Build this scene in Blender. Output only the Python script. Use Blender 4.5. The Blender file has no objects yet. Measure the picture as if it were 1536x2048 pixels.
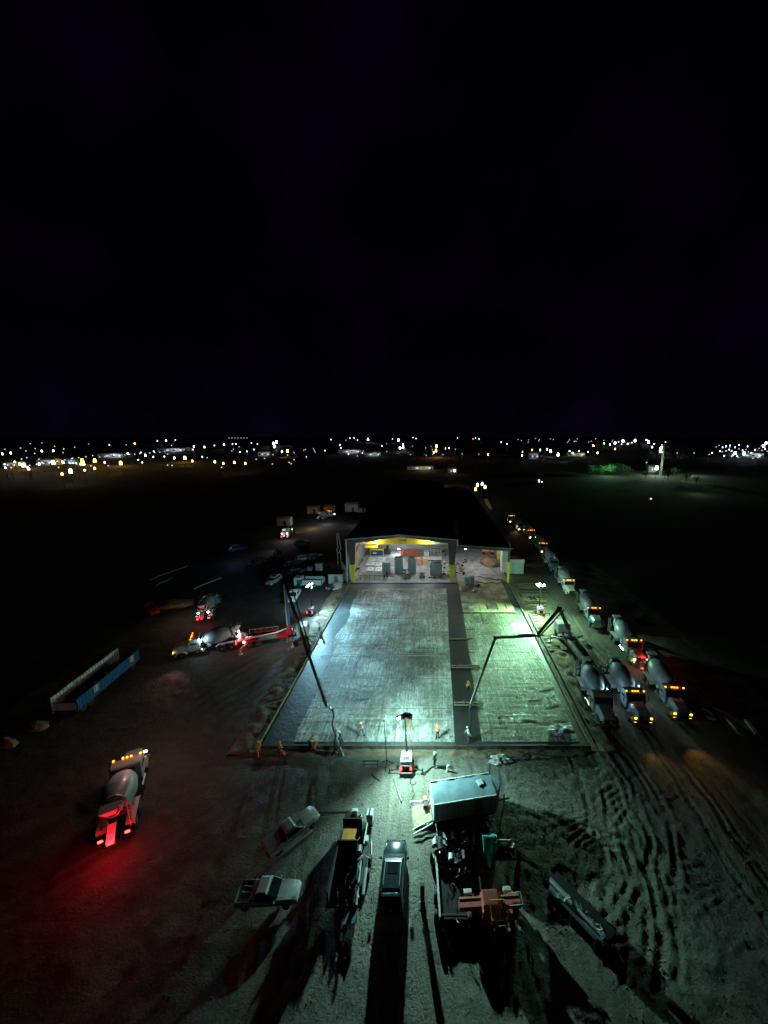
import bpy, math, random
import numpy as np
from mathutils import Vector, Matrix, Quaternion, noise
random.seed(7)
R = math.radians
PI = math.pi
scene = bpy.context.scene
COL = scene.collection

# ------------------------------------------------------------------ camera, sky, moon, exposure
PITCH = math.atan(154 / 768)
CAM_H = 34.0
cd = bpy.data.cameras.new('camera')
cd.sensor_fit = 'HORIZONTAL'; cd.sensor_width = 36; cd.lens = 18
cd.shift_x = -97 / 1536
cd.clip_start = 0.5; cd.clip_end = 9000
cam = bpy.data.objects.new('camera', cd); COL.objects.link(cam)
cam.location = (0, 0, CAM_H); cam.rotation_euler = (PI / 2 - PITCH, 0, 0)
scene.camera = cam

world = bpy.data.worlds.new('World'); scene.world = world; world.use_nodes = True
wn = world.node_tree; wn.nodes.clear()
wo = wn.nodes.new('ShaderNodeOutputWorld'); wb = wn.nodes.new('ShaderNodeBackground')
sky = wn.nodes.new('ShaderNodeTexSky'); sky.sky_type = 'NISHITA'; sky.sun_disc = False
sky.sun_elevation = R(-8); sky.sun_rotation = R(200)
wb2 = wn.nodes.new('ShaderNodeBackground')
tc = wn.nodes.new('ShaderNodeTexCoord'); mp = wn.nodes.new('ShaderNodeMapping'); mp.inputs['Scale'].default_value = (3, 3, 3)
nz = wn.nodes.new('ShaderNodeTexNoise'); nz.inputs['Scale'].default_value = 1.4; nz.inputs['Detail'].default_value = 4
rp = wn.nodes.new('ShaderNodeValToRGB')
rp.color_ramp.elements[0].position = .48; rp.color_ramp.elements[0].color = (.0001, .0001, .0007, 1)
rp.color_ramp.elements[1].position = .72; rp.color_ramp.elements[1].color = (.0016, .0003, .0036, 1)
wn.links.new(tc.outputs['Generated'], mp.inputs[0]); wn.links.new(mp.outputs[0], nz.inputs['Vector'])
wn.links.new(nz.outputs[0], rp.inputs[0]); wn.links.new(rp.outputs[0], wb2.inputs[0])
wb2.inputs[1].default_value = 1.0
wb.inputs[1].default_value = 0.004
wn.links.new(sky.outputs[0], wb.inputs[0])
sxz = wn.nodes.new('ShaderNodeSeparateXYZ'); wn.links.new(tc.outputs['Generated'], sxz.inputs[0])
gr = wn.nodes.new('ShaderNodeValToRGB'); ge = gr.color_ramp.elements
ge[0].position = 0.0; ge[0].color = (.0006, .0005, .0013, 1); ge[1].position = .22; ge[1].color = (0, 0, 0, 1)
wn.links.new(sxz.outputs[2], gr.inputs[0])
gm = wn.nodes.new('ShaderNodeMix'); gm.data_type = 'RGBA'; gm.blend_type = 'ADD'; gm.inputs[0].default_value = 1
wn.links.new(rp.outputs[0], gm.inputs[6]); wn.links.new(gr.outputs[0], gm.inputs[7]); wn.links.new(gm.outputs[2], wb2.inputs[0])
add = wn.nodes.new('ShaderNodeAddShader')
wn.links.new(wb.outputs[0], add.inputs[0]); wn.links.new(wb2.outputs[0], add.inputs[1]); wn.links.new(add.outputs[0], wo.inputs[0])

scene.view_settings.view_transform = 'Standard'; scene.view_settings.look = 'None'
scene.view_settings.exposure = 0; scene.view_settings.gamma = 1
scene.view_settings.use_curve_mapping = False
scene.render.engine = 'CYCLES'
cy = scene.cycles
cy.use_denoising = True
cy.max_bounces = 4; cy.diffuse_bounces = 2; cy.glossy_bounces = 2; cy.transmission_bounces = 2
cy.caustics_reflective = False; cy.caustics_refractive = False
cy.sample_clamp_indirect = 1.5; cy.sample_clamp_direct = 0
cy.use_light_tree = True

# ------------------------------------------------------------------ pixels -> places on the ground
CXP, F = 865.0, 768.0
cp, sp = math.cos(PITCH), math.sin(PITCH)
def ray(px, py):
    u = (px - CXP) / F; v = (py - 1024) / F
    return (u, cp - v * sp, -(sp + v * cp))
def g(px, py, z=0.0):
    d = ray(px, py); t = (CAM_H - z) / -d[2]
    return Vector((d[0] * t, d[1] * t, z))
def inplane(px, py, A, B):
    d = ray(px, py); nx, ny = (B[1] - A[1]), -(B[0] - A[0])
    t = (A[0] * nx + A[1] * ny) / (d[0] * nx + d[1] * ny)
    return Vector((d[0] * t, d[1] * t, CAM_H + d[2] * t))

# ------------------------------------------------------------------ materials
MATS = {}
def _base(name):
    m = bpy.data.materials.new(name); m.use_nodes = True
    nt = m.node_tree; b = nt.nodes['Principled BSDF']
    return m, nt, b
def mat(name, c, rough=.6, metal=0.0, c2=None, scale=1.5, bump=0.0, bscale=20, coat=0.0, contrast=.25):
    if name in MATS: return MATS[name]
    m, nt, b = _base(name)
    c = tuple(c) + (1,)
    c2 = tuple(c2) + (1,) if c2 else (c[0] * .6, c[1] * .6, c[2] * .6, 1)
    t = nt.nodes.new('ShaderNodeTexCoord'); n = nt.nodes.new('ShaderNodeTexNoise')
    n.inputs['Scale'].default_value = scale; n.inputs['Detail'].default_value = 5; n.inputs['Roughness'].default_value = .65
    r = nt.nodes.new('ShaderNodeValToRGB')
    r.color_ramp.elements[0].position = .5 - contrast; r.color_ramp.elements[0].color = c2
    r.color_ramp.elements[1].position = .5 + contrast * .6; r.color_ramp.elements[1].color = c
    nt.links.new(t.outputs['Object'], n.inputs['Vector']); nt.links.new(n.outputs[0], r.inputs[0])
    nt.links.new(r.outputs[0], b.inputs['Base Color'])
    b.inputs['Roughness'].default_value = rough; b.inputs['Metallic'].default_value = metal
    if coat: b.inputs['Coat Weight'].default_value = coat
    if bump:
        n2 = nt.nodes.new('ShaderNodeTexNoise'); n2.inputs['Scale'].default_value = bscale; n2.inputs['Detail'].default_value = 4
        bp = nt.nodes.new('ShaderNodeBump'); bp.inputs['Strength'].default_value = bump; bp.inputs['Distance'].default_value = .05
        nt.links.new(t.outputs['Object'], n2.inputs['Vector']); nt.links.new(n2.outputs[0], bp.inputs['Height'])
        nt.links.new(bp.outputs[0], b.inputs['Normal'])
    MATS[name] = m
    return m
def emit(name, c, s, far=False):
    if name in MATS: return MATS[name]
    m, nt, b = _base(name)
    b.inputs['Base Color'].default_value = tuple(x * .5 for x in c) + (1,)
    b.inputs['Emission Color'].default_value = tuple(c) + (1,)
    b.inputs['Emission Strength'].default_value = s
    m.cycles.emission_sampling = 'NONE' if far else 'AUTO'
    MATS[name] = m
    return m

def node(nt, typ, **kw):
    n = nt.nodes.new('ShaderNode' + typ)
    for k, v in kw.items():
        if k.startswith('i_'):
            n.inputs[k[2:].replace('_', ' ')].default_value = v
        else: setattr(n, k, v)
    return n
def ramp(nt, stops):
    r = nt.nodes.new('ShaderNodeValToRGB'); e = r.color_ramp.elements
    while len(e) < len(stops): e.new(.5)
    for i, (p, c) in enumerate(stops):
        e[i].position = p; e[i].color = tuple(c) + (1,) if len(c) == 3 else c
    return r
def mix(nt, fac, a, b, kind='MIX'):
    n = nt.nodes.new('ShaderNodeMix'); n.data_type = 'RGBA'; n.blend_type = kind
    for s, v in ((0, fac), (6, a), (7, b)):
        if hasattr(v, 'links'): nt.links.new(v, n.inputs[s])
        elif isinstance(v, (int, float)): n.inputs[s].default_value = v
        else: n.inputs[s].default_value = tuple(v) + (1,)
    return n.outputs[2]
def noise_at(nt, co, scale, detail=5, stretch=None, rough=.6, rot=0):
    if stretch:
        mpn = node(nt, 'Mapping'); mpn.inputs['Scale'].default_value = stretch; mpn.inputs['Rotation'].default_value = (0, 0, rot)
        nt.links.new(co, mpn.inputs[0]); co = mpn.outputs[0]
    n = node(nt, 'TexNoise', i_Scale=scale, i_Detail=detail, i_Roughness=rough)
    nt.links.new(co, n.inputs['Vector'])
    return n.outputs[0]

def dirt_material():
    m, nt, b = _base('dirt_ground')
    t = node(nt, 'TexCoord'); co = t.outputs['Object']
    big = noise_at(nt, co, .06, 4); mid = noise_at(nt, co, .6, 6, rough=.7); fine = noise_at(nt, co, 5, 6, rough=.75)
    tr = noise_at(nt, co, .8, 5, (2.2, .22, 1), rot=R(25))
    c1 = ramp(nt, [(.3, (.11, .105, .09)), (.55, (.2, .2, .175)), (.75, (.3, .3, .26))]); nt.links.new(mid, c1.inputs[0])
    c2 = ramp(nt, [(.35, (.09, .075, .055)), (.6, (.2, .18, .14))]); nt.links.new(tr, c2.inputs[0])
    f = ramp(nt, [(.4, (0, 0, 0)), (.6, (1, 1, 1))]); nt.links.new(big, f.inputs[0])
    c = mix(nt, f.outputs[0], c1.outputs[0], c2.outputs[0])
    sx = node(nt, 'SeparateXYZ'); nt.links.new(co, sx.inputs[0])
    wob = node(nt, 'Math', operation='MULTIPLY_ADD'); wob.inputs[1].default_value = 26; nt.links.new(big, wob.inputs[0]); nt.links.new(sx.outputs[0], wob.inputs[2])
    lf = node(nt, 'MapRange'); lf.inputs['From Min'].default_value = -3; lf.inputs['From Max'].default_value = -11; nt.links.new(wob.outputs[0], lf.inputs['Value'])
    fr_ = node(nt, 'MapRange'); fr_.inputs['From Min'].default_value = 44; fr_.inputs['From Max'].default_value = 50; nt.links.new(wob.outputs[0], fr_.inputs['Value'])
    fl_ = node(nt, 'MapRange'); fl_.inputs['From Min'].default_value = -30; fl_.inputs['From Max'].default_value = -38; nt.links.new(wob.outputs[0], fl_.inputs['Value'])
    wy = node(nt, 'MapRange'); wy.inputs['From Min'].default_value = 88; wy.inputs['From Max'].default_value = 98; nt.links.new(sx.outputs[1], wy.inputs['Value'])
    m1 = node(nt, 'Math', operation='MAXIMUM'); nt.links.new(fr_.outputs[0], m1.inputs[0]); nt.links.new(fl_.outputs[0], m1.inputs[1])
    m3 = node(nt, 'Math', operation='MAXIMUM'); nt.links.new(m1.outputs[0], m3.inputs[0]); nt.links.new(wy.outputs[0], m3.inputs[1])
    shaded_soil = ramp(nt, [(.3, (.045, .032, .03)), (.7, (.10, .075, .068))]); nt.links.new(mid, shaded_soil.inputs[0])  # darker tone paints the dimness of the left yard into the ground
    c = mix(nt, lf.outputs[0], c, shaded_soil.outputs[0])
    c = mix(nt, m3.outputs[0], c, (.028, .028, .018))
    g2 = ramp(nt, [(.3, (.55, .55, .55)), (.7, (1.15, 1.15, 1.15))]); nt.links.new(fine, g2.inputs[0])
    c = mix(nt, 1.0, c, g2.outputs[0], 'MULTIPLY')
    nt.links.new(c, b.inputs['Base Color'])
    rr = ramp(nt, [(.35, (.55,) * 3), (.6, (.95,) * 3)]); nt.links.new(mid, rr.inputs[0]); nt.links.new(rr.outputs[0], b.inputs['Roughness'])
    h = node(nt, 'Math', operation='ADD'); nt.links.new(fine, h.inputs[0]); nt.links.new(mid, h.inputs[1])
    bp = node(nt, 'Bump', i_Strength=.9, i_Distance=.22); nt.links.new(h.outputs[0], bp.inputs['Height']); nt.links.new(bp.outputs[0], b.inputs['Normal'])
    return m
def pad_material(name, dark, mid_, light, rib=3.2, speck=1.0, rough=(.22, .6), green=None):
    # rough screeded concrete under a wire mesh: ribs along the length, grit, wipes and stains
    m, nt, b = _base(name)
    t = node(nt, 'TexCoord'); co = t.outputs['Object']
    streak = noise_at(nt, co, .9, 7, (2.4, .12, 1), rough=.8)
    blot = noise_at(nt, co, .16, 5); grit = noise_at(nt, co, 2.6, 8, (1.3, .5, 1), rough=.85); wipe = noise_at(nt, co, .8, 5, (.2, 2.2, 1), rot=R(12))
    a = node(nt, 'Math', operation='MULTIPLY_ADD', i_Value=0); a.inputs[1].default_value = .8
    nt.links.new(streak, a.inputs[0]); nt.links.new(blot, a.inputs[2])
    a2 = node(nt, 'Math', operation='MULTIPLY_ADD'); a2.inputs[1].default_value = .9 * speck
    nt.links.new(grit, a2.inputs[0]); nt.links.new(a.outputs[0], a2.inputs[2])
    c = ramp(nt, [(.92, dark), (1.16, mid_), (1.44, light)])
    div = node(nt, 'Math', operation='DIVIDE'); div.inputs[1].default_value = (.8 + 1 + .9 * speck)
    nt.links.new(a2.outputs[0], div.inputs[0])
    for i, p in enumerate((.43, .505, .6)): c.color_ramp.elements[i].position = p
    nt.links.new(div.outputs[0], c.inputs[0])
    colr = c.outputs[0]
    sx = node(nt, 'SeparateXYZ'); nt.links.new(co, sx.inputs[0])
    def lines(axis, period, width):
        mu = node(nt, 'Math', operation='MULTIPLY'); mu.inputs[1].default_value = 1 / period; nt.links.new(sx.outputs[axis], mu.inputs[0])
        fr = node(nt, 'Math', operation='FRACT'); nt.links.new(mu.outputs[0], fr.inputs[0])
        lt = node(nt, 'Math', operation='LESS_THAN'); lt.inputs[1].default_value = width / period; nt.links.new(fr.outputs[0], lt.inputs[0])
        return lt.outputs[0]
    l1 = lines(0, rib, .09); l2 = lines(1, 6.1, .12)
    mx = node(nt, 'Math', operation='MAXIMUM'); nt.links.new(l1, mx.inputs[0]); nt.links.new(l2, mx.inputs[1])
    mm = node(nt, 'Math', operation='MULTIPLY'); nt.links.new(mx.outputs[0], mm.inputs[0]); nt.links.new(blot, mm.inputs[1])
    colr = mix(nt, mm.outputs[0], colr, tuple(x * .45 for x in dark))
    st = ramp(nt, [(.5, (0, 0, 0)), (.66, (.8, .8, .8))]); nt.links.new(noise_at(nt, co, .23, 6, rough=.7), st.inputs[0])
    colr = mix(nt, st.outputs[0], colr, (.13, .115, .06))
    nt.links.new(colr, b.inputs['Base Color'])
    rr = ramp(nt, [(.38, (rough[0],) * 3), (.62, (rough[1],) * 3)]); nt.links.new(wipe, rr.inputs[0]); nt.links.new(rr.outputs[0], b.inputs['Roughness'])
    hh = node(nt, 'Math', operation='MULTIPLY_ADD'); hh.inputs[1].default_value = .8; nt.links.new(grit, hh.inputs[0]); nt.links.new(streak, hh.inputs[2])
    h3 = node(nt, 'Math', operation='ADD'); nt.links.new(hh.outputs[0], h3.inputs[0]); nt.links.new(wipe, h3.inputs[1])
    bp = node(nt, 'Bump', i_Strength=.8, i_Distance=.2); nt.links.new(h3.outputs[0], bp.inputs['Height']); nt.links.new(bp.outputs[0], b.inputs['Normal'])
    return m

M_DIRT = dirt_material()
M_FIELD = mat('dark_fields', (.03, .032, .02), .95, c2=(.012, .015, .009), scale=.02)
M_PAD = pad_material('poured_slab', (.045, .045, .03), (.25, .26, .235), (.8, .82, .8), speck=1.5)
M_PADR = pad_material('side_slab', (.035, .04, .015), (.17, .185, .13), (.7, .74, .62), rib=4.6, speck=1.5)
M_WET = mat('wet_concrete', (.085, .1, .1), .5, c2=(.02, .026, .03), scale=.5, bump=.9, bscale=2.2)
M_STRIP = mat('dark_strip', (.045, .055, .06), .5, c2=(.02, .024, .028), scale=.8, bump=.5, bscale=5)
M_OLD = mat('old_slab', (.55, .48, .28), .7, c2=(.09, .065, .03), scale=.35, bump=.3, bscale=6, contrast=.2)
M_HWALL = mat('hall_cladding', (.26, .28, .28), .6, c2=(.14, .15, .15), scale=.7)
M_FLOOR = mat('hall_floor', (.36, .37, .38), .55, c2=(.12, .115, .11), scale=.55, bump=.3, bscale=5, contrast=.2)
M_WOOD = mat('timber', (.34, .27, .17), .8, c2=(.14, .1, .06), scale=3, bump=.3, bscale=25)
M_WOODD = mat('old_timber', (.16, .12, .08), .85, c2=(.06, .045, .03), scale=3, bump=.3, bscale=25)
M_BLACK = mat('black_rubber', (.02, .02, .02), .85, c2=(.035, .032, .03))
M_SHADE = mat('shade_black', (.008, .008, .009), .95, c2=(.014, .014, .014))  # near-black for solids that stand in for shadow
M_CABB = mat('blue_grey_cab', (.2, .27, .36), .35, c2=(.12, .17, .22), coat=.3)
M_CABD = mat('dusty_cab', (.3, .31, .3), .5, c2=(.18, .18, .17))
M_DARK = mat('dark_steel', (.045, .045, .05), .5, .6, c2=(.025, .022, .02), scale=4)
M_STEEL = mat('grey_steel', (.32, .33, .34), .4, .7, c2=(.16, .15, .14), scale=4)
M_WHITE = mat('white_paint', (.72, .74, .74), .35, c2=(.5, .5, .48), scale=1.2, coat=.3)
M_WPANEL = mat('white_panel', (.62, .65, .66), .6, c2=(.42, .43, .42), scale=.8)
M_DRUM = mat('drum_paint', (.36, .44, .5), .4, c2=(.2, .25, .29), scale=1.6, coat=.2)
M_DRUMD = mat('dusty_drum', (.2, .25, .29), .5, c2=(.14, .16, .18), scale=1.6)
M_GLASS = mat('dark_glass', (.015, .02, .025), .06, c2=(.02, .028, .03), coat=.6)
M_CHROME = mat('chrome', (.7, .72, .75), .12, 1.0, c2=(.55, .56, .58))
M_YEL = mat('yellow_paint', (.88, .66, .02), .5, c2=(.7, .52, .02), scale=1.2)
M_YELG = mat('yellow_girder', (.9, .62, .02), .5, c2=(.7, .42, .01), scale=.8)
M_BROWN = mat('brown_steel', (.1, .05, .035), .6, c2=(.06, .03, .022), scale=1)
M_ROOF = mat('roof_sheet', (.06, .065, .07), .6, c2=(.045, .05, .055), scale=1)
M_EDGE = mat('roof_trim', (.3, .36, .45), .5, c2=(.12, .15, .3), scale=1)
M_RED = mat('red_paint', (.5, .015, .02), .4, c2=(.3, .01, .015), coat=.3)
M_RUST = mat('red_oxide', (.55, .12, .08), .6, c2=(.22, .05, .03), scale=2)
M_RUSTO = mat('orange_oxide', (.62, .2, .08), .6, c2=(.4, .1, .04), scale=2)
M_ORANGE = mat('orange_paint', (.75, .3, .03), .55, c2=(.5, .18, .02), scale=2)
M_BLOCK = mat('grey_block', (.22, .28, .33), .8, c2=(.15, .19, .23), scale=3)
M_CARD = mat('orange_card', (.8, .42, .2), .75, c2=(.65, .32, .14))
M_BLUE = mat('blue_paint', (.015, .11, .28), .45, c2=(.015, .1, .3), scale=1)
M_BLUEB = mat('blue_boom', (.03, .1, .25), .4, c2=(.02, .06, .16), scale=2)
M_TEAL = mat('teal_cable', (.08, .85, .8), .4, c2=(.06, .6, .6))
M_REBAR = mat('rebar', (.14, .09, .06), .6, .5, c2=(.08, .05, .035), scale=6)
M_CARG = mat('car_paint', (.03, .055, .06), .22, .35, c2=(.028, .05, .055), coat=.7)
M_PIPE = mat('pale_pipe', (.5, .52, .5), .5, c2=(.3, .3, .28), scale=3)
M_TARP = mat('grey_tarp', (.2, .29, .34), .5, c2=(.1, .16, .2), scale=.9, bump=.6, bscale=1.5)
M_PLASTIC = mat('white_plastic', (.6, .62, .62), .35, c2=(.4, .42, .42), scale=5, bump=1, bscale=7)
M_PILE = mat('brown_spoil', (.2, .14, .09), .9, c2=(.1, .07, .045), scale=1.2, bump=.8, bscale=5)
M_SKIN = mat('skin', (.42, .24, .16), .6)
M_VO = mat('orange_vest', (.95, .13, .04), .7, c2=(.8, .09, .03))
M_VG = mat('lime_vest', (.45, .75, .1), .7, c2=(.35, .6, .08))
M_VY = mat('yellow_vest', (.8, .5, .05), .7, c2=(.7, .4, .04))
M_SHIRT = mat('white_shirt', (.7, .72, .75), .8)
M_JEAN = mat('blue_jeans', (.03, .1, .3), .85)
M_TROU = mat('dark_trousers', (.03, .04, .05), .85)
M_GREEN = mat('leaf_green', (.05, .12, .03), .7, c2=(.02, .06, .015))
M_BARK = mat('bark', (.08, .06, .04), .9)
E_FLOOD = emit('floodlight_glass', (.85, 1, .95), 60)
E_FLOODG = emit('floodlight_glass_greenish', (.8, 1, .85), 60)
E_AMBER = emit('amber_lens', (1, .26, .008), 7)
E_RED = emit('red_lens', (1, .03, .02), 16)
E_HEAD = emit('headlamp_lens', (1, .82, .45), 25)
E_YHEAD = emit('yellow_lens', (1, .6, .04), 5)
E_WORK = emit('work_light_lens', (.75, .95, 1), 30)
E_TUBE = emit('hall_lamp', (.9, 1, 1), 25)

# ------------------------------------------------------------------ mesh helpers
class G:
    def __init__(s): s.v = []; s.f = []
    def _add(s, vs, fs):
        o = len(s.v); s.v += [tuple(v) for v in vs]; s.f += [tuple(i + o for i in f) for f in fs]; return s
    def box(s, c, d, rz=0, rx=0):
        hx, hy, hz = d[0] / 2, d[1] / 2, d[2] / 2
        m = Matrix.Rotation(rz, 3, 'Z') @ Matrix.Rotation(rx, 3, 'X'); c = Vector(c)
        vs = [c + m @ Vector((x * hx, y * hy, z * hz)) for x in (-1, 1) for y in (-1, 1) for z in (-1, 1)]
        return s._add(vs, [(0, 1, 3, 2), (4, 6, 7, 5), (0, 4, 5, 1), (2, 3, 7, 6), (0, 2, 6, 4), (1, 5, 7, 3)])
    def hexa(s, b, t):   # four bottom points, four top points, same order
        return s._add(list(b) + list(t), [(3, 2, 1, 0), (4, 5, 6, 7), (0, 1, 5, 4), (1, 2, 6, 5), (2, 3, 7, 6), (3, 0, 4, 7)])
    def bar(s, p, q, w, h=None, w2=None, h2=None):
        p = Vector(p); q = Vector(q); h = h or w; w2 = w2 or w; h2 = h2 or h
        d = (q - p).normalized(); up = Vector((0, 0, 1)) if abs(d.z) < .95 else Vector((0, 1, 0))
        a = d.cross(up).normalized(); b = a.cross(d)
        r = lambda o, ww, hh: [o + a * ww / 2 * i + b * hh / 2 * j for i, j in ((-1, -1), (1, -1), (1, 1), (-1, 1))]
        return s.hexa(r(p, w, h), r(q, w2, h2))
    def rings(s, rings, cap=True):
        n = len(rings[0]); vs = [v for r in rings for v in r]; fs = []
        for k in range(len(rings) - 1):
            for i in range(n):
                j = (i + 1) % n; fs.append((k * n + i, k * n + j, (k + 1) * n + j, (k + 1) * n + i))
        if cap: fs.append(tuple(range(n - 1, -1, -1))); fs.append(tuple((len(rings) - 1) * n + i for i in range(n)))
        return s._add(vs, fs)
    def lathe(s, p, q, prof, n=16, cap=True):
        p = Vector(p); q = Vector(q); d = (q - p).normalized(); up = Vector((0, 0, 1)) if abs(d.z) < .95 else Vector((0, 1, 0))
        a = d.cross(up).normalized(); b = a.cross(d)
        return s.rings([[p.lerp(q, t) + (a * math.cos(k * 2 * PI / n) + b * math.sin(k * 2 * PI / n)) * r for k in range(n)] for t, r in prof], cap)
    def tube(s, p, q, r, r2=None, n=8): return s.lathe(p, q, [(0, r), (1, r if r2 is None else r2)], n)
    def path(s, pts, r, n=6):
        for a, b in zip(pts, pts[1:]): s.tube(a, b, r, n=n)
        return s
    def blob(s, c, r, seed=0, amp=.25, sub=8, flat=None):
        c = Vector(c); r = Vector(r) if hasattr(r, '__len__') else Vector((r, r, r)); rs = []
        for k in range(sub + 1):
            th = PI * k / sub; ring = []
            for i in range(sub * 2):
                ph = 2 * PI * i / (sub * 2)
                u = Vector((math.sin(th) * math.cos(ph), math.sin(th) * math.sin(ph), math.cos(th)))
                f = 1 + amp * noise.noise(u * 2.1 + Vector((seed, seed * 2, 0)))
                if k in (0, sub): u = Vector((1e-3 * math.cos(ph), 1e-3 * math.sin(ph), math.cos(th)))
                v = c + Vector((u.x * r.x, u.y * r.y, u.z * r.z)) * f
                if flat is not None and v.z < flat: v.z = flat
                ring.append(v)
            rs.append(ring)
        return s.rings(rs, False)
    def panel(s, pts, th=.02):   # thick sheet from a planar polygon
        pts = [Vector(p) for p in pts]; n = (pts[1] - pts[0]).cross(pts[2] - pts[0]).normalized() * th / 2
        k = len(pts); vs = [p + n for p in pts] + [p - n for p in pts]
        return s._add(vs, [tuple(range(k)), tuple(range(2 * k - 1, k - 1, -1))] + [(i, i + k, (i + 1) % k + k, (i + 1) % k) for i in range(k)])
    def mesh(s, name, m, smooth=False):
        me = bpy.data.meshes.new(name); me.from_pydata(s.v, [], s.f); me.update()
        if m: me.materials.append(m)
        if smooth:
            me.shade_smooth(); me.set_sharp_from_angle(angle=R(40))
        return me
def tag(o, label=None, cat=None, group=None, kind=None):
    if label: o['label'] = label
    if cat: o['category'] = cat
    if group: o['group'] = group
    if kind: o['kind'] = kind
    return o
def obj(name, gg, m, parent=None, loc=None, rot=None, bev=0, smooth=False):
    me = gg if isinstance(gg, bpy.types.Mesh) else gg.mesh(name, m, smooth)
    o = bpy.data.objects.new(name, me); COL.objects.link(o)
    if parent: o.parent = parent
    if loc is not None: o.location = loc
    if rot is not None: o.rotation_euler = rot
    if bev:
        b = o.modifiers.new('bevel', 'BEVEL'); b.width = bev; b.segments = 2; b.limit_method = 'ANGLE'; b.angle_limit = R(35)
    return o
def thing(name, label, cat, loc=(0, 0, 0), rz=0, group=None):
    o = bpy.data.objects.new(name, None); COL.objects.link(o); o.empty_display_size = .2
    o.location = loc; o.rotation_euler = (0, 0, rz)
    return tag(o, label, cat, group)
def kids(o): return [c for c in bpy.data.objects if c.parent == o]
CACHE = {}
def cached(key, fn, m, smooth=False):
    k = (key, m.name if m else None)
    if k not in CACHE: CACHE[k] = fn().mesh(key, m, smooth)
    return CACHE[k]
def light(kind, name, loc, power, color, parent=None, size=.25, target=None, angle=150, blend=.6):
    l = bpy.data.lights.new(name, kind); l.energy = power; l.color = color
    l.shadow_soft_size = size
    if kind == 'SPOT': l.spot_size = R(angle); l.spot_blend = blend
    o = bpy.data.objects.new(name, l); COL.objects.link(o); o.location = loc
    if parent: o.parent = parent
    if target is not None:
        o.rotation_euler = (Vector(target) - Vector(loc)).to_track_quat('-Z', 'Y').to_euler()
    return o

# ================================================================== GROUND
PX0, PX1, PY0, PY1 = -19.1, 17.4, 36.7, 84.9
def relief(x, y):
    z = .10 * noise.noise(Vector((x * .35, y * .35, 0))) + .05 * noise.noise(Vector((x * 1.3, y * 1.3, 3)))
    w2 = min(1, max(0, (x - 5) / 4)) * min(1, max(0, (26 - x) / 4)) * min(1, max(0, (y - 18) / 3)) * min(1, max(0, (36 - y) / 2))
    if w2: z += w2 * (.028 * math.sin((y - x * .35 + 2.2 * noise.noise(Vector((x * .22, y * .22, 5)))) * 7) * (.4 + 2 * noise.noise(Vector((x * .5, y * .5, 15)))) + .04 * noise.noise(Vector((x * 1.7, y * 1.7, 8))) + .03 * noise.noise(Vector((x * 4, y * 4, 8))))
    w3 = min(1, max(0, (-20 - x) / 3)) * min(1, max(0, (x + 34) / 4)) * min(1, max(0, (y - 40) / 4)) * min(1, max(0, (58 - y) / 4))
    z += w3 * .07 * math.sin((x * .8 - y * .5) * 4 + 2 * noise.noise(Vector((x * .2, y * .2, 7))))
    return z
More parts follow.
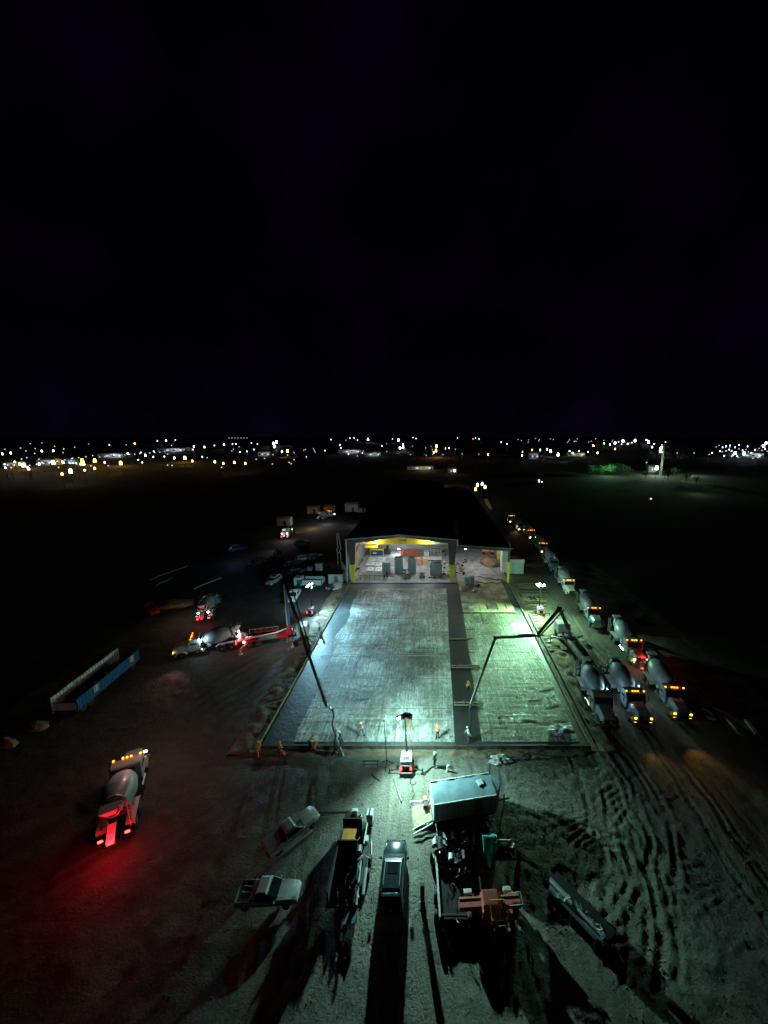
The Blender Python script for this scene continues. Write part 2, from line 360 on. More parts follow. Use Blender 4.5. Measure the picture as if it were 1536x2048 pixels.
def ground_sheet():
    x0, x1, y0, y1, st = -54, 44, 7, 100, .25
    xs = np.concatenate([np.arange(x0, 2, .3), np.arange(2, 27, .14), np.arange(27, x1 + .01, .4)]); ys = np.concatenate([np.arange(y0, 14, .3), np.arange(14, 46, .16), np.arange(46, y1 + .01, .3)])
    nx, ny = len(xs), len(ys); vs = []; fs = []
    for y in ys:
        for x in xs:
            e = min(1, (x - x0) / 4, (x1 - x) / 4, (y - y0) / 4, (y1 - y) / 4)
            ins = max(0, min(1, (max(PX0 - x, x - PX1, PY0 - y) if y < PY1 + 2 else max(-23 - x, x - 22, PY0 - y)) / 1.5 + .3))
            z = relief(x, y) * max(0, e) * ins - .12 * (1 - ins) * max(0, min(1, e))
            vs.append((x, y, z))
    for j in range(ny - 1):
        for i in range(nx - 1):
            a = j * nx + i; fs.append((a, a + 1, a + nx + 1, a + nx))
    # wheel ruts: pairs of troughs with raised, crumbling shoulders, each on its own arc
    V = np.array(vs); xx, yy, zz = V[:, 0], V[:, 1], V[:, 2]
    wob = np.array([noise.noise(Vector((x * .35, y * .35, 21))) if 2 < x < 30 and 13 < y < 56 else 0 for x, y, _ in vs])
    cru = np.array([noise.noise(Vector((x * 1.8, y * 1.8, 31))) if 2 < x < 30 and 13 < y < 56 else 0 for x, y, _ in vs])
    rg = random.Random(5)
    for k in range(11):
        cx, cy0, r0 = rg.uniform(-3, 6), rg.uniform(25, 34), rg.uniform(12.5, 17.5)
        dep = rg.uniform(.02, .06); a0, a1 = rg.uniform(-1.2, -.5), rg.uniform(.2, 1.0)
        for off in (0, 1.9):
            d = np.hypot(xx - cx, yy - cy0) - (r0 + off) - wob * .5; an = np.arctan2(yy - cy0, xx - cx)
            m = np.clip((an - a0) / .25, 0, 1) * np.clip((a1 - an) / .25, 0, 1) * ((xx > 3) & (xx < 25) & (yy > 18) & (yy < 52) & ~((xx < 18.6) & (yy > 36)))
            zz += m * dep * (-np.exp(-(d / .2) ** 2) + .75 * np.exp(-((np.abs(d) - .4) / .16) ** 2)) * (.9 + .5 * cru)
    for k in range(14):   # straight tracks across the near yard and up the right road
        x0_, y0_, an0 = (rg.uniform(-13, 6), rg.uniform(12, 30), rg.uniform(1.2, 1.9)) if k < 7 else (rg.uniform(24, 36), 60, rg.uniform(1.5, 1.62))
        for off in (0, 1.8):
            d = (xx - x0_) * math.sin(an0) - (yy - y0_) * math.cos(an0) - off + wob * .4
            m = (np.clip((36 - yy) / 2, 0, 1) if k < 7 else np.clip((xx - 21) / 2, 0, 1) * np.clip((y1 - yy) / 4, 0, 1)) * np.clip((yy - 9) / 4, 0, 1)
            zz += m * .045 * (-np.exp(-(d / .2) ** 2) + .6 * np.exp(-((np.abs(d) - .38) / .15) ** 2))
    V[:, 2] = zz; vs = [tuple(v) for v in V.tolist()]
    X0, X1, Y0, Y1 = float(xs[0]), float(xs[-1]), float(ys[0]), float(ys[-1])
    o = len(vs)
    # the surrounding plain, then gently rising country to the horizon
    vs += [(-3500, -700, 0), (3500, -700, 0), (3500, 700, 0), (-3500, 700, 0), (X0, Y0, 0), (X1, Y0, 0), (X1, Y1, 0), (X0, Y1, 0)]
    ff = [(0, 1, 5, 4), (1, 2, 6, 5), (2, 3, 7, 6), (3, 0, 4, 7)]; fv = vs[o:]; vs = vs[:o]
    m2 = bpy.data.meshes.new('fields'); m2.from_pydata(fv, [], ff); m2.materials.append(M_FIELD)
    tag(obj('fields', m2, None), kind='structure')
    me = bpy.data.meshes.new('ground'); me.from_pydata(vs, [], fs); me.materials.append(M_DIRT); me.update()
    me.shade_smooth()
    ob = bpy.data.objects.new('ground', me); COL.objects.link(ob); tag(ob, kind='structure')
ground_sheet()
def rise(y): return 0 if y < 700 else (y - 700) * .030
hl = G()
hx = [-3500, -2400, -1600, -900, -300, 300, 900, 1600, 2400, 3500]; hy = [700, 900, 1100, 1300, 1500, 1800]
hv = [(x, y, (rise(y) if y < 1600 else 26)) for y in hy for x in hx]
hf = [(j * 10 + i, j * 10 + i + 1, j * 10 + i + 11, j * 10 + i + 10) for j in range(5) for i in range(9)]
hl._add(hv, hf); o = obj('hills', hl, M_FIELD); tag(o, kind='structure')

# ================================================================== THE POUR
def sheet(name, poly, z, m, th=.1, kind='structure', grid=None):
    gg = G(); k = len(poly)
    vs = [(x, y, z) for x, y in poly] + [(x, y, z - th) for x, y in poly]
    gg._add(vs, [tuple(range(k)), tuple(range(2 * k - 1, k - 1, -1))] + [(i, i + k, (i + 1) % k + k, (i + 1) % k) for i in range(k)])
    o = obj(name, gg, m); tag(o, kind=kind); return o
sheet('wet_concrete_border', [(PX0, PY0), (PX1, PY0), (PX1, PY1), (PX0, PY1)], .02, M_WET)
# main field with its ragged left lip
lip = []
for k in range(40):
    t = k / 39; y = 37.4 + t * 44
    lip.append((-15.6 - .9 * t + .35 * noise.noise(Vector((k * .9, 4, 0))) + .9 * noise.noise(Vector((k * .17, 8, 0))), y))
sheet('poured_slab', [(2.5, 37.4), (3.15, 81.5)] + lip[::-1], .07, M_PAD, .06)
sheet('dark_strip', [(2.56, 37.0), (5.5, 37.0), (5.9, 69.0), (5.9, 85.0), (3.2, 85.0), (3.2, 81.5)], .045, M_STRIP, .03)
sheet('side_slab', [(5.6, 37.4), (16.6, 37.4), (16.9, 69.0), (6.0, 69.0)], .07, M_PADR, .06)
sheet('side_lane', [(16.2, 69.1), (17.3, 69.1), (17.3, 85.0), (16.2, 85.0)], .065, M_WET, .05)
sheet('raised_old_slab', [(5.95, 69.2), (16.1, 69.2), (16.15, 86.0), (5.95, 86.0)], .30, M_OLD, .3)
# panels of the old slab: recessed joints and manhole slots
gg = G()
for x in (9.4, 12.8): gg.box((x, 77.5, .302), (.06, 16.4, .012))
for y in (73.4, 77.6, 81.6): gg.box((11, y, .303), (10, .07, .012))
obj('slab_joint', gg, M_DARK)
joint = bpy.data.objects['slab_joint']; joint.parent = bpy.data.objects['raised_old_slab']
for px in (1002, 1019, 1036):
    pass
for i, (x, y) in enumerate(((10.9, 71.6), (12.9, 71.7), (14.7, 71.8))):
    o = obj('slot', G().box((x, y, .304), (.22, 2.4, .014), R(2)), M_DARK); o.parent = bpy.data.objects['raised_old_slab']
gs = G().lathe((11.9, 71.4, .3), (11.9, 71.4, .316), [(0, 1.0), (1, .95)], 20)
o = obj('round_stain', gs, M_PILE); o.parent = bpy.data.objects['raised_old_slab']
# wire mesh of the strip: long bars and cross bars
gg = G()
for i in range(10): gg.bar((2.8 + i * .28, 37.2, .1), (3.3 + i * .27, 80, .1), .03)
o = obj('reinforcing_bars', gg, M_REBAR); tag(o, 'long parallel steel bars laid in the dark strip between the two slabs', 'rebar')
o['kind'] = 'stuff'
# wooden bridging frames across the strip
for i, (pa, pb, lb) in enumerate((((903, 1333), (960, 1333), 'pale timber frame lying across the dark strip, the farther of the two wide ones'),
                                  ((908, 1407), (966, 1407), 'pale timber frame lying across the dark strip beside the pump hose'),
                                  ((898, 1278), (946, 1277), 'thin timber strut across the dark strip near the corner of the old slab'))):
    a, b = g(*pa, .14), g(*pb, .14); t = thing('timber_bridge', lb, 'timber bridge')
    for dy in ((-.25, .25) if i < 2 else (0,)):
        obj('rail', G().bar(a + Vector((0, dy, 0)), b + Vector((0, dy, 0)), .12), M_WOOD, t)
    if i < 2:
        for k in range(4):
            q = a.lerp(b, (k + .1) / 3.2); obj('crosspiece', G().bar(q + Vector((0, -.4, .1)), q + Vector((0, .4, .1)), .1), M_WOOD, t)

# formwork round the pour: boards one by one, with stakes
def formwork(label, a, b, n, mt=M_WOOD, h=.34, w=.06, stake=True, jog=.05, group=None):
    t = thing('formwork', label, 'formwork'); a = Vector(a); b = Vector(b)
    for k in range(n):
        p = a.lerp(b, k / n); q = a.lerp(b, (k + .985) / n); j = Vector(((random.random() - .5) * jog, (random.random() - .5) * jog, h / 2 - .04))
        obj('board', G().bar(p + j, q + j, w, h), mt, t)
        if stake:
            s = p.lerp(q, .5); out = (b - a).cross(Vector((0, 0, 1))).normalized()
            obj('stake', G().bar(s + out * .2 - Vector((0, 0, .1)), s + out * .12 + Vector((0, 0, h + .12 + random.random() * .12)), .07), M_WOODD, t)
    return t
formwork('row of pale edge boards along the right side of the pour', (17.55, 37, 0), (17.75, 84.6, 0), 14, mt=M_WOOD)
formwork('second darker board line running just outside the right edge', (18.35, 37.6, 0), (18.5, 69, 0), 9, mt=M_WOODD, stake=False)
formwork('row of edge boards along the left side of the pour', (-19.3, 84.4, 0), (-19.35, 36.6, 0), 14, mt=M_WOOD)
formwork('rust brown front edge boards of the pour with upright stakes', (-19.2, 36.5, 0), (17.6, 36.5, 0), 16, mt=M_WOODD, h=.42)
# timbers and struts piled on the left bank
t = thing('timber_bank', 'long bank of loose planks and struts along the left edge boards', 'timber')
for k in range(46):
    y = 40 + k * .93 + random.random() * .3; x = -20.6 + random.random() * .5
    ln = .5 + random.random() * .8; a = R(random.uniform(-25, 25))
    obj('plank', G().bar((x - ln * math.cos(a), y - ln * math.sin(a), .12 + .1 * random.random()), (x + ln * math.cos(a), y + ln * math.sin(a), .2 + .15 * random.random()), .12, .06), random.choice([M_WOOD, M_WOODD, M_WOODD]), t)
def ridge(nm, label, p, q, w, h, seed, m=M_PILE):
    p = Vector(p); q = Vector(q); L_ = (q - p).length; n = int(L_ / .22); d = (q - p).normalized(); sd = d.cross(Vector((0, 0, 1))); rs = []; K = 11
    for i in range(n + 1):
        c = p.lerp(q, i / n); row = []
        for k in range(K):
            u = k / (K - 1) * 2 - 1; e = math.cos(u * PI / 2)
            v = c + sd * (u * w + .3 * noise.noise(Vector((i * .09, seed, 0)))); t_ = noise.noise(Vector((v.x * .7, v.y * .7, seed))) ; t2 = noise.noise(Vector((v.x * 2.6, v.y * 2.6, seed)))
            row.append((v.x, v.y, -.12 + e * (h * (.75 + .9 * t_) + .16 * t2)))
        rs.append(row)
    g_ = G(); vs = [v for r in rs for v in r]
    g_._add(vs, [(i * K + k, (i + 1) * K + k, (i + 1) * K + k + 1, i * K + k + 1) for i in range(n) for k in range(K - 1)])
    o = obj(nm, g_, m, smooth=True); tag(o, label, 'earth ridge', kind='stuff'); return o
ridge('spoil_ridge', 'low ridge of dug earth along the left edge boards', (-21.1, 84, 0), (-21.1, 35.5, 0), 1.5, .5, 3)
ridge('front_spoil', 'strip of brown dug earth along the front edge boards', (-20, 35.8, 0), (19, 35.8, 0), .55, .34, 9)
ridge('right_spoil', 'lumpy dug earth along the right edge boards', (20.3, 68, 0), (20.0, 36, 0), 1.3, .42, 17)
# loose stones and clods over the near yard
gg = G(); rs_ = random.Random(3)
for k in range(1500):
    x, y = rs_.uniform(-18, 30), rs_.uniform(11, 35.3)
    if rs_.random() < .4: x = rs_.uniform(8, 27)
    r_ = rs_.uniform(.03, .11) * (1.6 if rs_.random() < .06 else 1); a_ = rs_.uniform(0, 6)
    vs = [Vector((x + r_ * math.cos(a_ + i * 1.57) * rs_.uniform(.7, 1.3), y + r_ * math.sin(a_ + i * 1.57) * rs_.uniform(.7, 1.3), relief(x, y) - .02)) for i in range(4)] + [Vector((x, y, relief(x, y) + r_ * rs_.uniform(.5, 1.1)))]
    gg._add(vs, [(0, 1, 4), (1, 2, 4), (2, 3, 4), (3, 0, 4)])
o = obj('loose_stones', gg, M_PILE); tag(o, 'loose stones and clods scattered over the near yard', 'stones', kind='stuff')
# cable runs and hoses lying on the pour and the yard
def lay(label, cat, pts, r, m, nm, z=.1, wob=.25):
    P_ = [g(*p, z) for p in pts]; out = []
    for a_, b_ in zip(P_, P_[1:]):
        for k in range(10):
            v = a_.lerp(b_, k / 10); out.append(v + Vector((wob * noise.noise(v * .4), wob * noise.noise(v * .4 + Vector((9, 9, 0))), 0)))
    o = obj(nm, G().path(out + [P_[-1]], r, 5), m, smooth=True); tag(o, label, cat)
lay('dark power cable trailing from the front light tower toward the cargo trailer', 'cable', [(822, 1562), (838, 1590), (832, 1622), (858, 1640)], .03, M_BLACK, 'power_cable', .12, .8)
lay('dark hose line along the right end of the front boards', 'hose', [(980, 1512), (1040, 1508), (1100, 1512), (1150, 1506)], .05, M_BLACK, 'hose', .3, .9)
lay('pale string line across the main slab near the front', 'string line', [(596, 1440), (740, 1436), (905, 1438)], .025, M_PIPE, 'string_line', .14, .05)
lay('pale string line across the main slab at mid length', 'string line', [(640, 1312), (760, 1310), (893, 1312)], .03, M_PIPE, 'string_line', .14, .05)
for i, (px, py) in enumerate(((1070, 1400), (1105, 1412), (1120, 1440), (1090, 1380), (1060, 1440), (1135, 1462))):
    p = g(px, py, .12); a_ = rs_.uniform(-.3, .3); o = obj('batten', G().bar(p - Vector((math.cos(a_), math.sin(a_), 0)) * .9, p + Vector((math.cos(a_), math.sin(a_), 0)) * .9, .09, .05), M_WOOD)
    tag(o, ['pale batten on the side slab, topmost but one of the six', 'pale batten on the side slab, third from its far end', 'pale batten second from the front right corner of the side slab', 'pale batten farthest up the side slab toward the boom', 'pale batten on the side slab nearest the dark strip', 'pale batten nearest the front right corner of the side slab'][i], 'batten', 'battens left on the side slab')

# ================================================================== THE STEEL HALL
FY = 85.3
t = thing('steel_hall', 'steel portal hall with low gable roof and yellow based columns behind the pour', 'building')
XL, XR, XRG, ZE, ZR, XLT = -19.2, 4.85, -7.5, 10.4, 11.5, 17.75
YB = 112.0
YF = 196.0
def column(x, w0, w1, z1, y=FY, up=M_BROWN, low=M_YEL, zs=4.4, inner=1, zt=10):
    d = .5
    def pr(za, zb, wa, wb, m, nm):
        obj(nm, G().hexa([(x - wa / 2, y, za), (x + wa / 2, y, za), (x + wa / 2, y + d, za), (x - wa / 2, y + d, za)],
                         [(x - wb / 2, y, zb), (x + wb / 2, y, zb), (x + wb / 2, y + d, zb), (x - wb / 2, y + d, zb)]), m, t)
    f = zs / z1; wm = w0 + (w1 - w0) * f
    pr(0, zs, w0, wm, low, 'column_base'); pr(zs, z1, wm, w1, up, 'column')
column(XL + .5, .6, 1.9, 9.7); column(XR - .3, .7, 2.0, 9.7)
obj('column_flange', G().box((XR - .3, FY - .02, 4.1), (1.9, .7, .5)), M_YEL, t)
obj('column_base', G().box((XLT, FY + .1, 2.5), (.5, .5, 5)), M_YEL, t)
obj('column', G().box((XLT, FY + .1, 6.6), (.45, .45, 3.2)), M_BROWN, t)
for (px, top, bot, wd) in ((722, 1088, 1113, 1.1), (712, 1107, 1137, 1.3)):
    p = g(px, bot); q = inplane(px, top, (-30, p.y), (30, p.y))
    obj('inner_column', G().hexa([(p.x - wd * .3, p.y, 0), (p.x + wd * .3, p.y, 0), (p.x + wd * .3, p.y + .4, 0), (p.x - wd * .3, p.y + .4, 0)],
        [(p.x - wd / 2, p.y, q.z), (p.x + wd / 2, p.y, q.z), (p.x + wd / 2, p.y + .4, q.z), (p.x - wd / 2, p.y + .4, q.z)]), M_YEL, t)
for (px, top, bot, wd) in ((1006, 1112, 1141, .7), (996, 1097, 1126, .6)):
    p = g(px, bot); q = inplane(px, top, (-30, p.y), (30, p.y))
    obj('inner_column', G().box((p.x, p.y, q.z / 2), (wd, .4, q.z)), M_YEL, t)
def rafter(x0, z0, x1, z1, dp, y, m, nm, th=.5, d1=None):
    d1 = dp if d1 is None else d1
    obj(nm, G().hexa([(x0, y, z0 - dp), (x1, y, z1 - d1), (x1, y + th, z1 - d1), (x0, y + th, z0 - dp)], [(x0, y, z0), (x1, y, z1), (x1, y + th, z1), (x0, y + th, z0)]), m, t)
rafter(XL - .45, ZE, XRG, ZR, 1.1, FY - .1, M_BROWN, 'rafter', d1=.3); rafter(XRG, ZR, XR + .7, ZE - .1, .3, FY - .1, M_BROWN, 'rafter', d1=1.1)
rafter(XL - .9, ZE + .25, XRG, ZR + .25, .22, FY - .5, M_EDGE, 'roof_trim', .3); rafter(XRG, ZR + .25, XR + 1, ZE + .15, .22, FY - .5, M_EDGE, 'roof_trim', .3)
rafter(XR + 1.05, 9.0, XLT + .4, 8.2, .55, FY - .1, M_BROWN, 'rafter'); rafter(XR + 1.02, 9.2, XLT + .8, 8.42, .14, FY - .4, M_EDGE, 'roof_trim', .25)
obj('corner_post', G().box((XL - .75, FY + .15, 5.2), (.25, .3, 10.0)), M_WPANEL, t)
obj('corner_post', G().box((XR + .95, FY + .15, 9.6), (.22, .3, 1.9)), M_WPANEL, t)
# roof sheets, each slope its own, with standing seams
def slope(x0, z0, x1, z1, nm):
    o = obj(nm, G().hexa([(x0, FY - .3, z0), (x1, FY - .3, z1), (x1, YF, z1), (x0, YF, z0)], [(x0, FY - .3, z0 + .12), (x1, FY - .3, z1 + .12), (x1, YF, z1 + .12), (x0, YF, z0 + .12)]), M_ROOF, t)
    gg = G()
    for k in range(92):
        y = FY + .4 + k * 1.2; gg.bar((x0, y, z0 + .15), (x1, y, z1 + .15), .08)
    s = obj('roof_seams', gg, M_ROOF, o); s['kind'] = 'stuff'
slope(XL - .8, ZE + .03, XRG, ZR + .03, 'roof'); slope(XRG, ZR + .03, XR + .9, ZE - .06, 'roof')
slope(XR + .95, 8.98, XLT + .5, 8.2, 'lean_to_roof')
# walls: back wall of the work bay, side walls, corrugated
def cwall(p, q, z0, z1, m, nm, step=.6):
    p = Vector(p); q = Vector(q); L = (q - p).length; n = max(2, int(L / step)); d = (q - p) / n; nn = d.cross(Vector((0, 0, 1))).normalized() * .07
    gg = G(); top = z1 if callable(z1) else (lambda x: z1)
    for k in range(n):
        a = p + d * k; b = a + d * .5; c = a + d
        for u, v, off in ((a, b, 0), (b, c, 1)):
            o_ = nn * off
            gg.hexa([u + o_ + Vector((0, 0, z0)), v + o_ + Vector((0, 0, z0)), v + o_ + nn * .8 + Vector((0, 0, z0)), u + o_ + nn * .8 + Vector((0, 0, z0))],
                    [u + o_ + Vector((0, 0, top(u.x))), v + o_ + Vector((0, 0, top(v.x))), v + o_ + nn * .8 + Vector((0, 0, top(v.x))), u + o_ + nn * .8 + Vector((0, 0, top(u.x)))])
    return obj(nm, gg, m, t)
gable = lambda x: (ZE + (x - XL) / (XRG - XL) * (ZR - ZE) if x < XRG else ZR - (x - XRG) / (XR - XRG) * (ZR - ZE)) - .02
cwall((XL, YB, 0), (XR, YB, 0), .05, gable, M_HWALL, 'back_wall')
cwall((XR + .2, YB + 4, 0), (XLT, YB + 4, 0), .05, lambda x: 8.9 - (x - XR) * .06, M_HWALL, 'back_wall')
cwall((XL - .4, YF, 0), (XL - .4, FY + .8, 0), .05, ZE - .05, M_HWALL, 'side_wall', 1.2)
cwall((XLT + .2, FY + 12, 0), (XLT + .2, YF, 0), .05, 8.1, M_HWALL, 'side_wall', 1.2)
cwall((XR, FY + 20, 0), (XR, YB, 0), .05, 8.9, M_HWALL, 'partition', 1.0)
# a low white side panel at the left jamb with a dark door handle
obj('jamb_panel', G().panel([(-20.6, 86, .1), (-19.9, 84.9, .1), (-19.9, 84.9, 3.6), (-22.2, 89.5, 3.9), (-22.2, 89.5, .1)], .08), M_WPANEL, t)
# overhead travelling crane
cr = thing('bridge_crane', 'yellow overhead bridge crane girder spanning the hall mouth', 'crane')
A, B = (-40, 88.2), (40, 88.2); gg = G()
pts = [(725, 1086), (760, 1078.5), (800, 1074.5), (840, 1078), (865, 1082), (865, 1088), (725, 1089)]
P3 = [inplane(px, py, A, B) for px, py in pts]
P3[-1].z = P3[-2].z
obj('girder', G().panel(P3[::-1], .5), M_YELG, cr)
q = [inplane(px, py, A, B) for px, py in ((865, 1082), (880, 1085), (880, 1088), (865, 1088))]
for v in q: v.y -= .02
obj('splice_plate', G().panel(q[::-1], .52), M_WHITE, cr)
q = [inplane(px, py, A, B) for px, py in ((880.4, 1085), (897, 1086.5), (897, 1088), (880.4, 1088))]
obj('girder_end', G().panel(q[::-1], .48), M_YELG, cr)
a = inplane(726, 1083, A, B); obj('end_carriage', G().box((a.x - .3, 88.2, a.z), (1.4, 1.2, .5)), M_WHITE, cr)
gg = G(); a = inplane(800, 1081, A, B)
def stroke(*pp):
    for (x0, z0), (x1, z1) in zip(pp, pp[1:]): gg.bar((a.x + x0, 87.92, a.z + z0), (a.x + x1, 87.92, a.z + z1), .1)
stroke((0, .3), (.0, -.1), (.3, .3)); stroke((.5, -.1), (.7, .3), (.9, -.1)); stroke((1.15, -.1), (1.15, .3), (1.5, .25), (1.2, .05), (1.5, -.1))
obj('lettering', gg, M_BLACK, cr)
obj('hoist', G().box((-14.6, 88.5, inplane(750, 1092, A, B).z - .2), (3.0, .9, .5)), M_YEL, cr)

sheet('hall_floor', [(XL - .2, PY1 + .04), (XR, PY1 + .04), (XR, YB), (XL - .2, YB)], .09, M_FLOOR, .1)
sheet('lean_to_floor', [(XR + 1.1, 86.05), (XLT + .1, 86.05), (XLT + .1, YB + 4), (XR + 1.1, YB + 4)], .085, M_FLOOR, .1)
sheet('door_sill', [(XL, PY1 - .5), (XR + .8, PY1 - .5), (XR + .8, PY1 + .03), (XL, PY1 + .03)], .12, M_DARK, .1)

# hall lamps that are lit
def hall_lamp(px, py, y, power, label, c=(.88, 1, 1)):
    p = inplane(px, py, (-40, y), (40, y)); o = thing('hall_lamp', label, 'lamp', p)
    obj('housing', G().box((0, 0, .16), (.7, .5, .2)), M_STEEL, o, bev=.03)
    obj('diffuser', G().box((0, 0, .0), (.6, .4, .1)), E_TUBE, o)
    light('POINT', 'hall_lamp_light', (0, -.3, -.35), power, c, o, .3)
def hidden_lamp(x, y, z, power, label, c=(.88, 1, 1)):
    o = thing('hall_lamp', label, 'lamp', (x, y, z)); obj('housing', G().box((0, 0, .16), (.9, .5, .2)), M_STEEL, o, bev=.03)
    obj('diffuser', G().box((0, 0, .0), (.8, .4, .1)), E_TUBE, o); light('POINT', 'hall_lamp_light', (0, 0, -.3), power, c, o, .3)
hall_lamp(797.5, 1098, 106, 900, 'bright white lamp on the back wall of the hall above the red beams')
hall_lamp(931, 1098, 112, 900, 'bright white lamp deep inside the lean-to bay')
hidden_lamp(-13, 95, 9.2, 2100, 'lamp under the hall roof above the stacked precast frames')
hidden_lamp(-2, 95, 9.2, 2100, 'lamp under the hall roof above the block pallets')
hidden_lamp(11.5, 96, 7.6, 1500, 'lamp under the lean-to roof above the spoil heap', (1, .95, .85))

hidden_lamp(-13.6, 86.5, 9.4, 420, 'small lamp under the front rafter by the left end of the crane girder', (1, .93, .7))
hidden_lamp(-1.4, 86.5, 9.4, 420, 'small lamp under the front rafter by the right end of the crane girder', (1, .93, .7))
def spot_box(pxl, pxr, pyt, pyb, depth):
    a = g(pxl, pyb); b = g(pxr, pyb); w = b.x - a.x
    h = inplane(pxl, pyt, (-40, a.y + depth), (40, a.y + depth)).z
    return (a.x + b.x) / 2, a.y + depth / 2, w, max(.15, h)
# stacks of concrete blocks: every course's blocks are pieces
def block_stack(pxl, pxr, pyt, pyb, label, nc, nr, top=True):
    x, y, w, h = spot_box(pxl, pxr, pyt, pyb, 1.6); t_ = thing('block_stack', label, 'block stack', (x, y, .09), 0, 'pallets of grey concrete blocks')
    obj('pallet', G().box((0, 0, .07), (w, 1.6, .14)), M_WOODD, t_)
    bw = w / nc; bh = (h - .3) / nr
    me = G().box((0, 0, 0), (bw * .93, 1.5, bh * .9)).mesh('block', M_BLOCK)
    for r in range(nr):
        for c in range(nc):
            obj('block', me, None, t_, (-w / 2 + bw * (c + .5), random.uniform(-.04, .04), .16 + bh * (r + .5)))
    if top: obj('top_wrap', G().box((0, .1, .2 + bh * nr), (w * .85, 1.1, .25)), M_DARK, t_, bev=.05)
block_stack(764.5, 780, 1121, 1149, 'plain topped pallet of grey blocks, leftmost in the hall', 2, 6, False)
block_stack(789, 806, 1112, 1149, 'tall pallet of grey blocks left of the orange cartons', 2, 8)
block_stack(816, 832, 1113, 1149, 'tall narrow pallet of grey blocks between the orange cartons', 2, 8)
block_stack(860, 884, 1123, 1152, 'wide low pallet of grey blocks near the right column', 5, 5)
def carton(pxl, pxr, pyt, pyb, label):
    x, y, w, h = spot_box(pxl, pxr, pyt, pyb, 1.2); t_ = thing('carton_stack', label, 'cartons', (x, y, .09), 0, 'orange cartons in the hall')
    for i in (-1, 1):
        for k in (0, 1): obj('carton', G().box((i * w / 4, 0, h * (k + .5) / 2), (w / 2 * .95, 1.2, h / 2 * .96)), M_CARD, t_, bev=.02)
carton(834, 842, 1115, 1131, 'narrow orange carton stack between two block pallets')
carton(846, 856, 1115, 1131, 'wide orange carton stack in front of the white platform')
# white precast frames on the floor: each ring is a thing
for i, (pl, pr, pt, pb, dark) in enumerate(((735, 750, 1117, 1125, 1), (752, 769, 1117, 1125, 1), (731, 748, 1128, 1134, 0), (749, 763, 1128, 1135, 0), (733, 746, 1138, 1145, 0), (748, 762, 1137, 1146, 0))):
    a = g(pl, pb); b = g(pr, pt); w = g(pr, pb).x - a.x; d = b.y - a.y
    t_ = thing('precast_frame', ['square white precast frame with dark opening, left of the rear pair', 'square white precast frame with dark opening, right of the rear pair',
        'pale slab lying left in the second row of the hall floor', 'pale slab lying right in the second row of the hall floor', 'pale slab behind the timber rack, left one', 'pale slab behind the timber rack, right one'][i], 'precast slab', (a.x + w / 2, a.y + d / 2, .09))
    if dark:
        for sx, sy, ww, dd in ((-1, 0, .3, 1), (1, 0, .3, 1), (0, -1, .4, .3), (0, 1, .4, .3)):
            obj('side', G().box((sx * w * .35, sy * d * .35, .2), (w * ww, d * dd, .4)), M_WHITE, t_)
    else:
        obj('slab', G().box((0, 0, .2), (w, d, .35)), M_WHITE if i % 2 else M_WPANEL, t_, bev=.03)
        obj('lifting_eye', G().tube((-.3, 0, .38), (.3, 0, .5), .05), M_DARK, t_)
# timber rack in front
p = g(720, 1160); q = g(769, 1160)
t_ = thing('timber_rack', 'low rusty timber and pipe rack at the front left of the hall floor', 'rack', (p.x, p.y, .09))
L = q.x - p.x
for k in range(4): obj('long_rail', G().bar((0, k * .75, .75 + .1 * (k % 2)), (L, k * .75, .75), .14), [M_WOOD, M_RUST, M_PIPE, M_WOOD][k], t_)
for k in range(6): obj('post', G().bar((.1 + k * (L - .2) / 5, 0, 0), (.1 + k * (L - .2) / 5, 0, .8), .12), M_RUST, t_)
for k in range(6): obj('tie', G().bar((.1 + k * (L - .2) / 5, 0, .6), (.1 + k * (L - .2) / 5, 2.2, .6), .1), M_WOODD, t_)
# red beam stack and machine at the back, white platform, frames
x, y, w, h = spot_box(800, 839, 1099, 1115, 2); t_ = thing('red_beam_rack', 'rack of dark red steel beams under the bright lamp at the back', 'beam rack', (x, y, .09))
for k in range(4): obj('beam', G().box((0, -.6 + k * .4, h * .3 + k * h * .18), (w, .35, .3)), M_RUST, t_)
for k in (-1, 1): obj('stand', G().box((k * w * .35, 0, h * .3), (.3, 1.6, h * .6)), M_RUST, t_)
x, y, w, h = spot_box(845, 884, 1114, 1123, 2.6); t_ = thing('white_platform', 'low white topped platform behind the wide block pallet', 'platform', (x, y, .09))
obj('deck', G().box((0, 0, h), (w, 2.6, .16)), M_WHITE, t_, bev=.03)
for i in (-1, 0, 1):
    for j in (-1, 1): obj('leg', G().box((i * w * .46, j * 1.1, h / 2), (.14, .14, h)), M_DARK, t_)
x, y, w, h = spot_box(861, 882, 1095, 1112, 1.2); t_ = thing('window_frame_rack', 'standing rack with a pale framed panel by the right back wall', 'rack', (x, y, .09))
for i in (-1, -.33, .33, 1): obj('post', G().box((i * w / 2, 0, h / 2), (.12, .12, h)), M_PIPE, t_)
for k in (.15, .5, .75, 1): obj('rail', G().box((0, .02, h * k), (w + .14, .1, .12)), M_PIPE, t_)
obj('panel', G().box((0, .1, h * .87), (w * .85, .05, h * .16)), M_DARK, t_)
x, y, w, h = spot_box(848, 858, 1100, 1113, 1.2); t_ = thing('white_machine', 'small white machine beside the framed rack at the back', 'machine', (x, y, .09))
obj('cabinet', G().box((0, 0, h * .35), (w, 1.2, h * .7)), M_WHITE, t_, bev=.05); obj('hopper', G().hexa([(-.4, -.4, h * .7), (.4, -.4, h * .7), (.4, .4, h * .7), (-.4, .4, h * .7)], [(-.7, -.6, h), (.7, -.6, h), (.7, .6, h), (-.7, .6, h)]), M_WPANEL, t_)
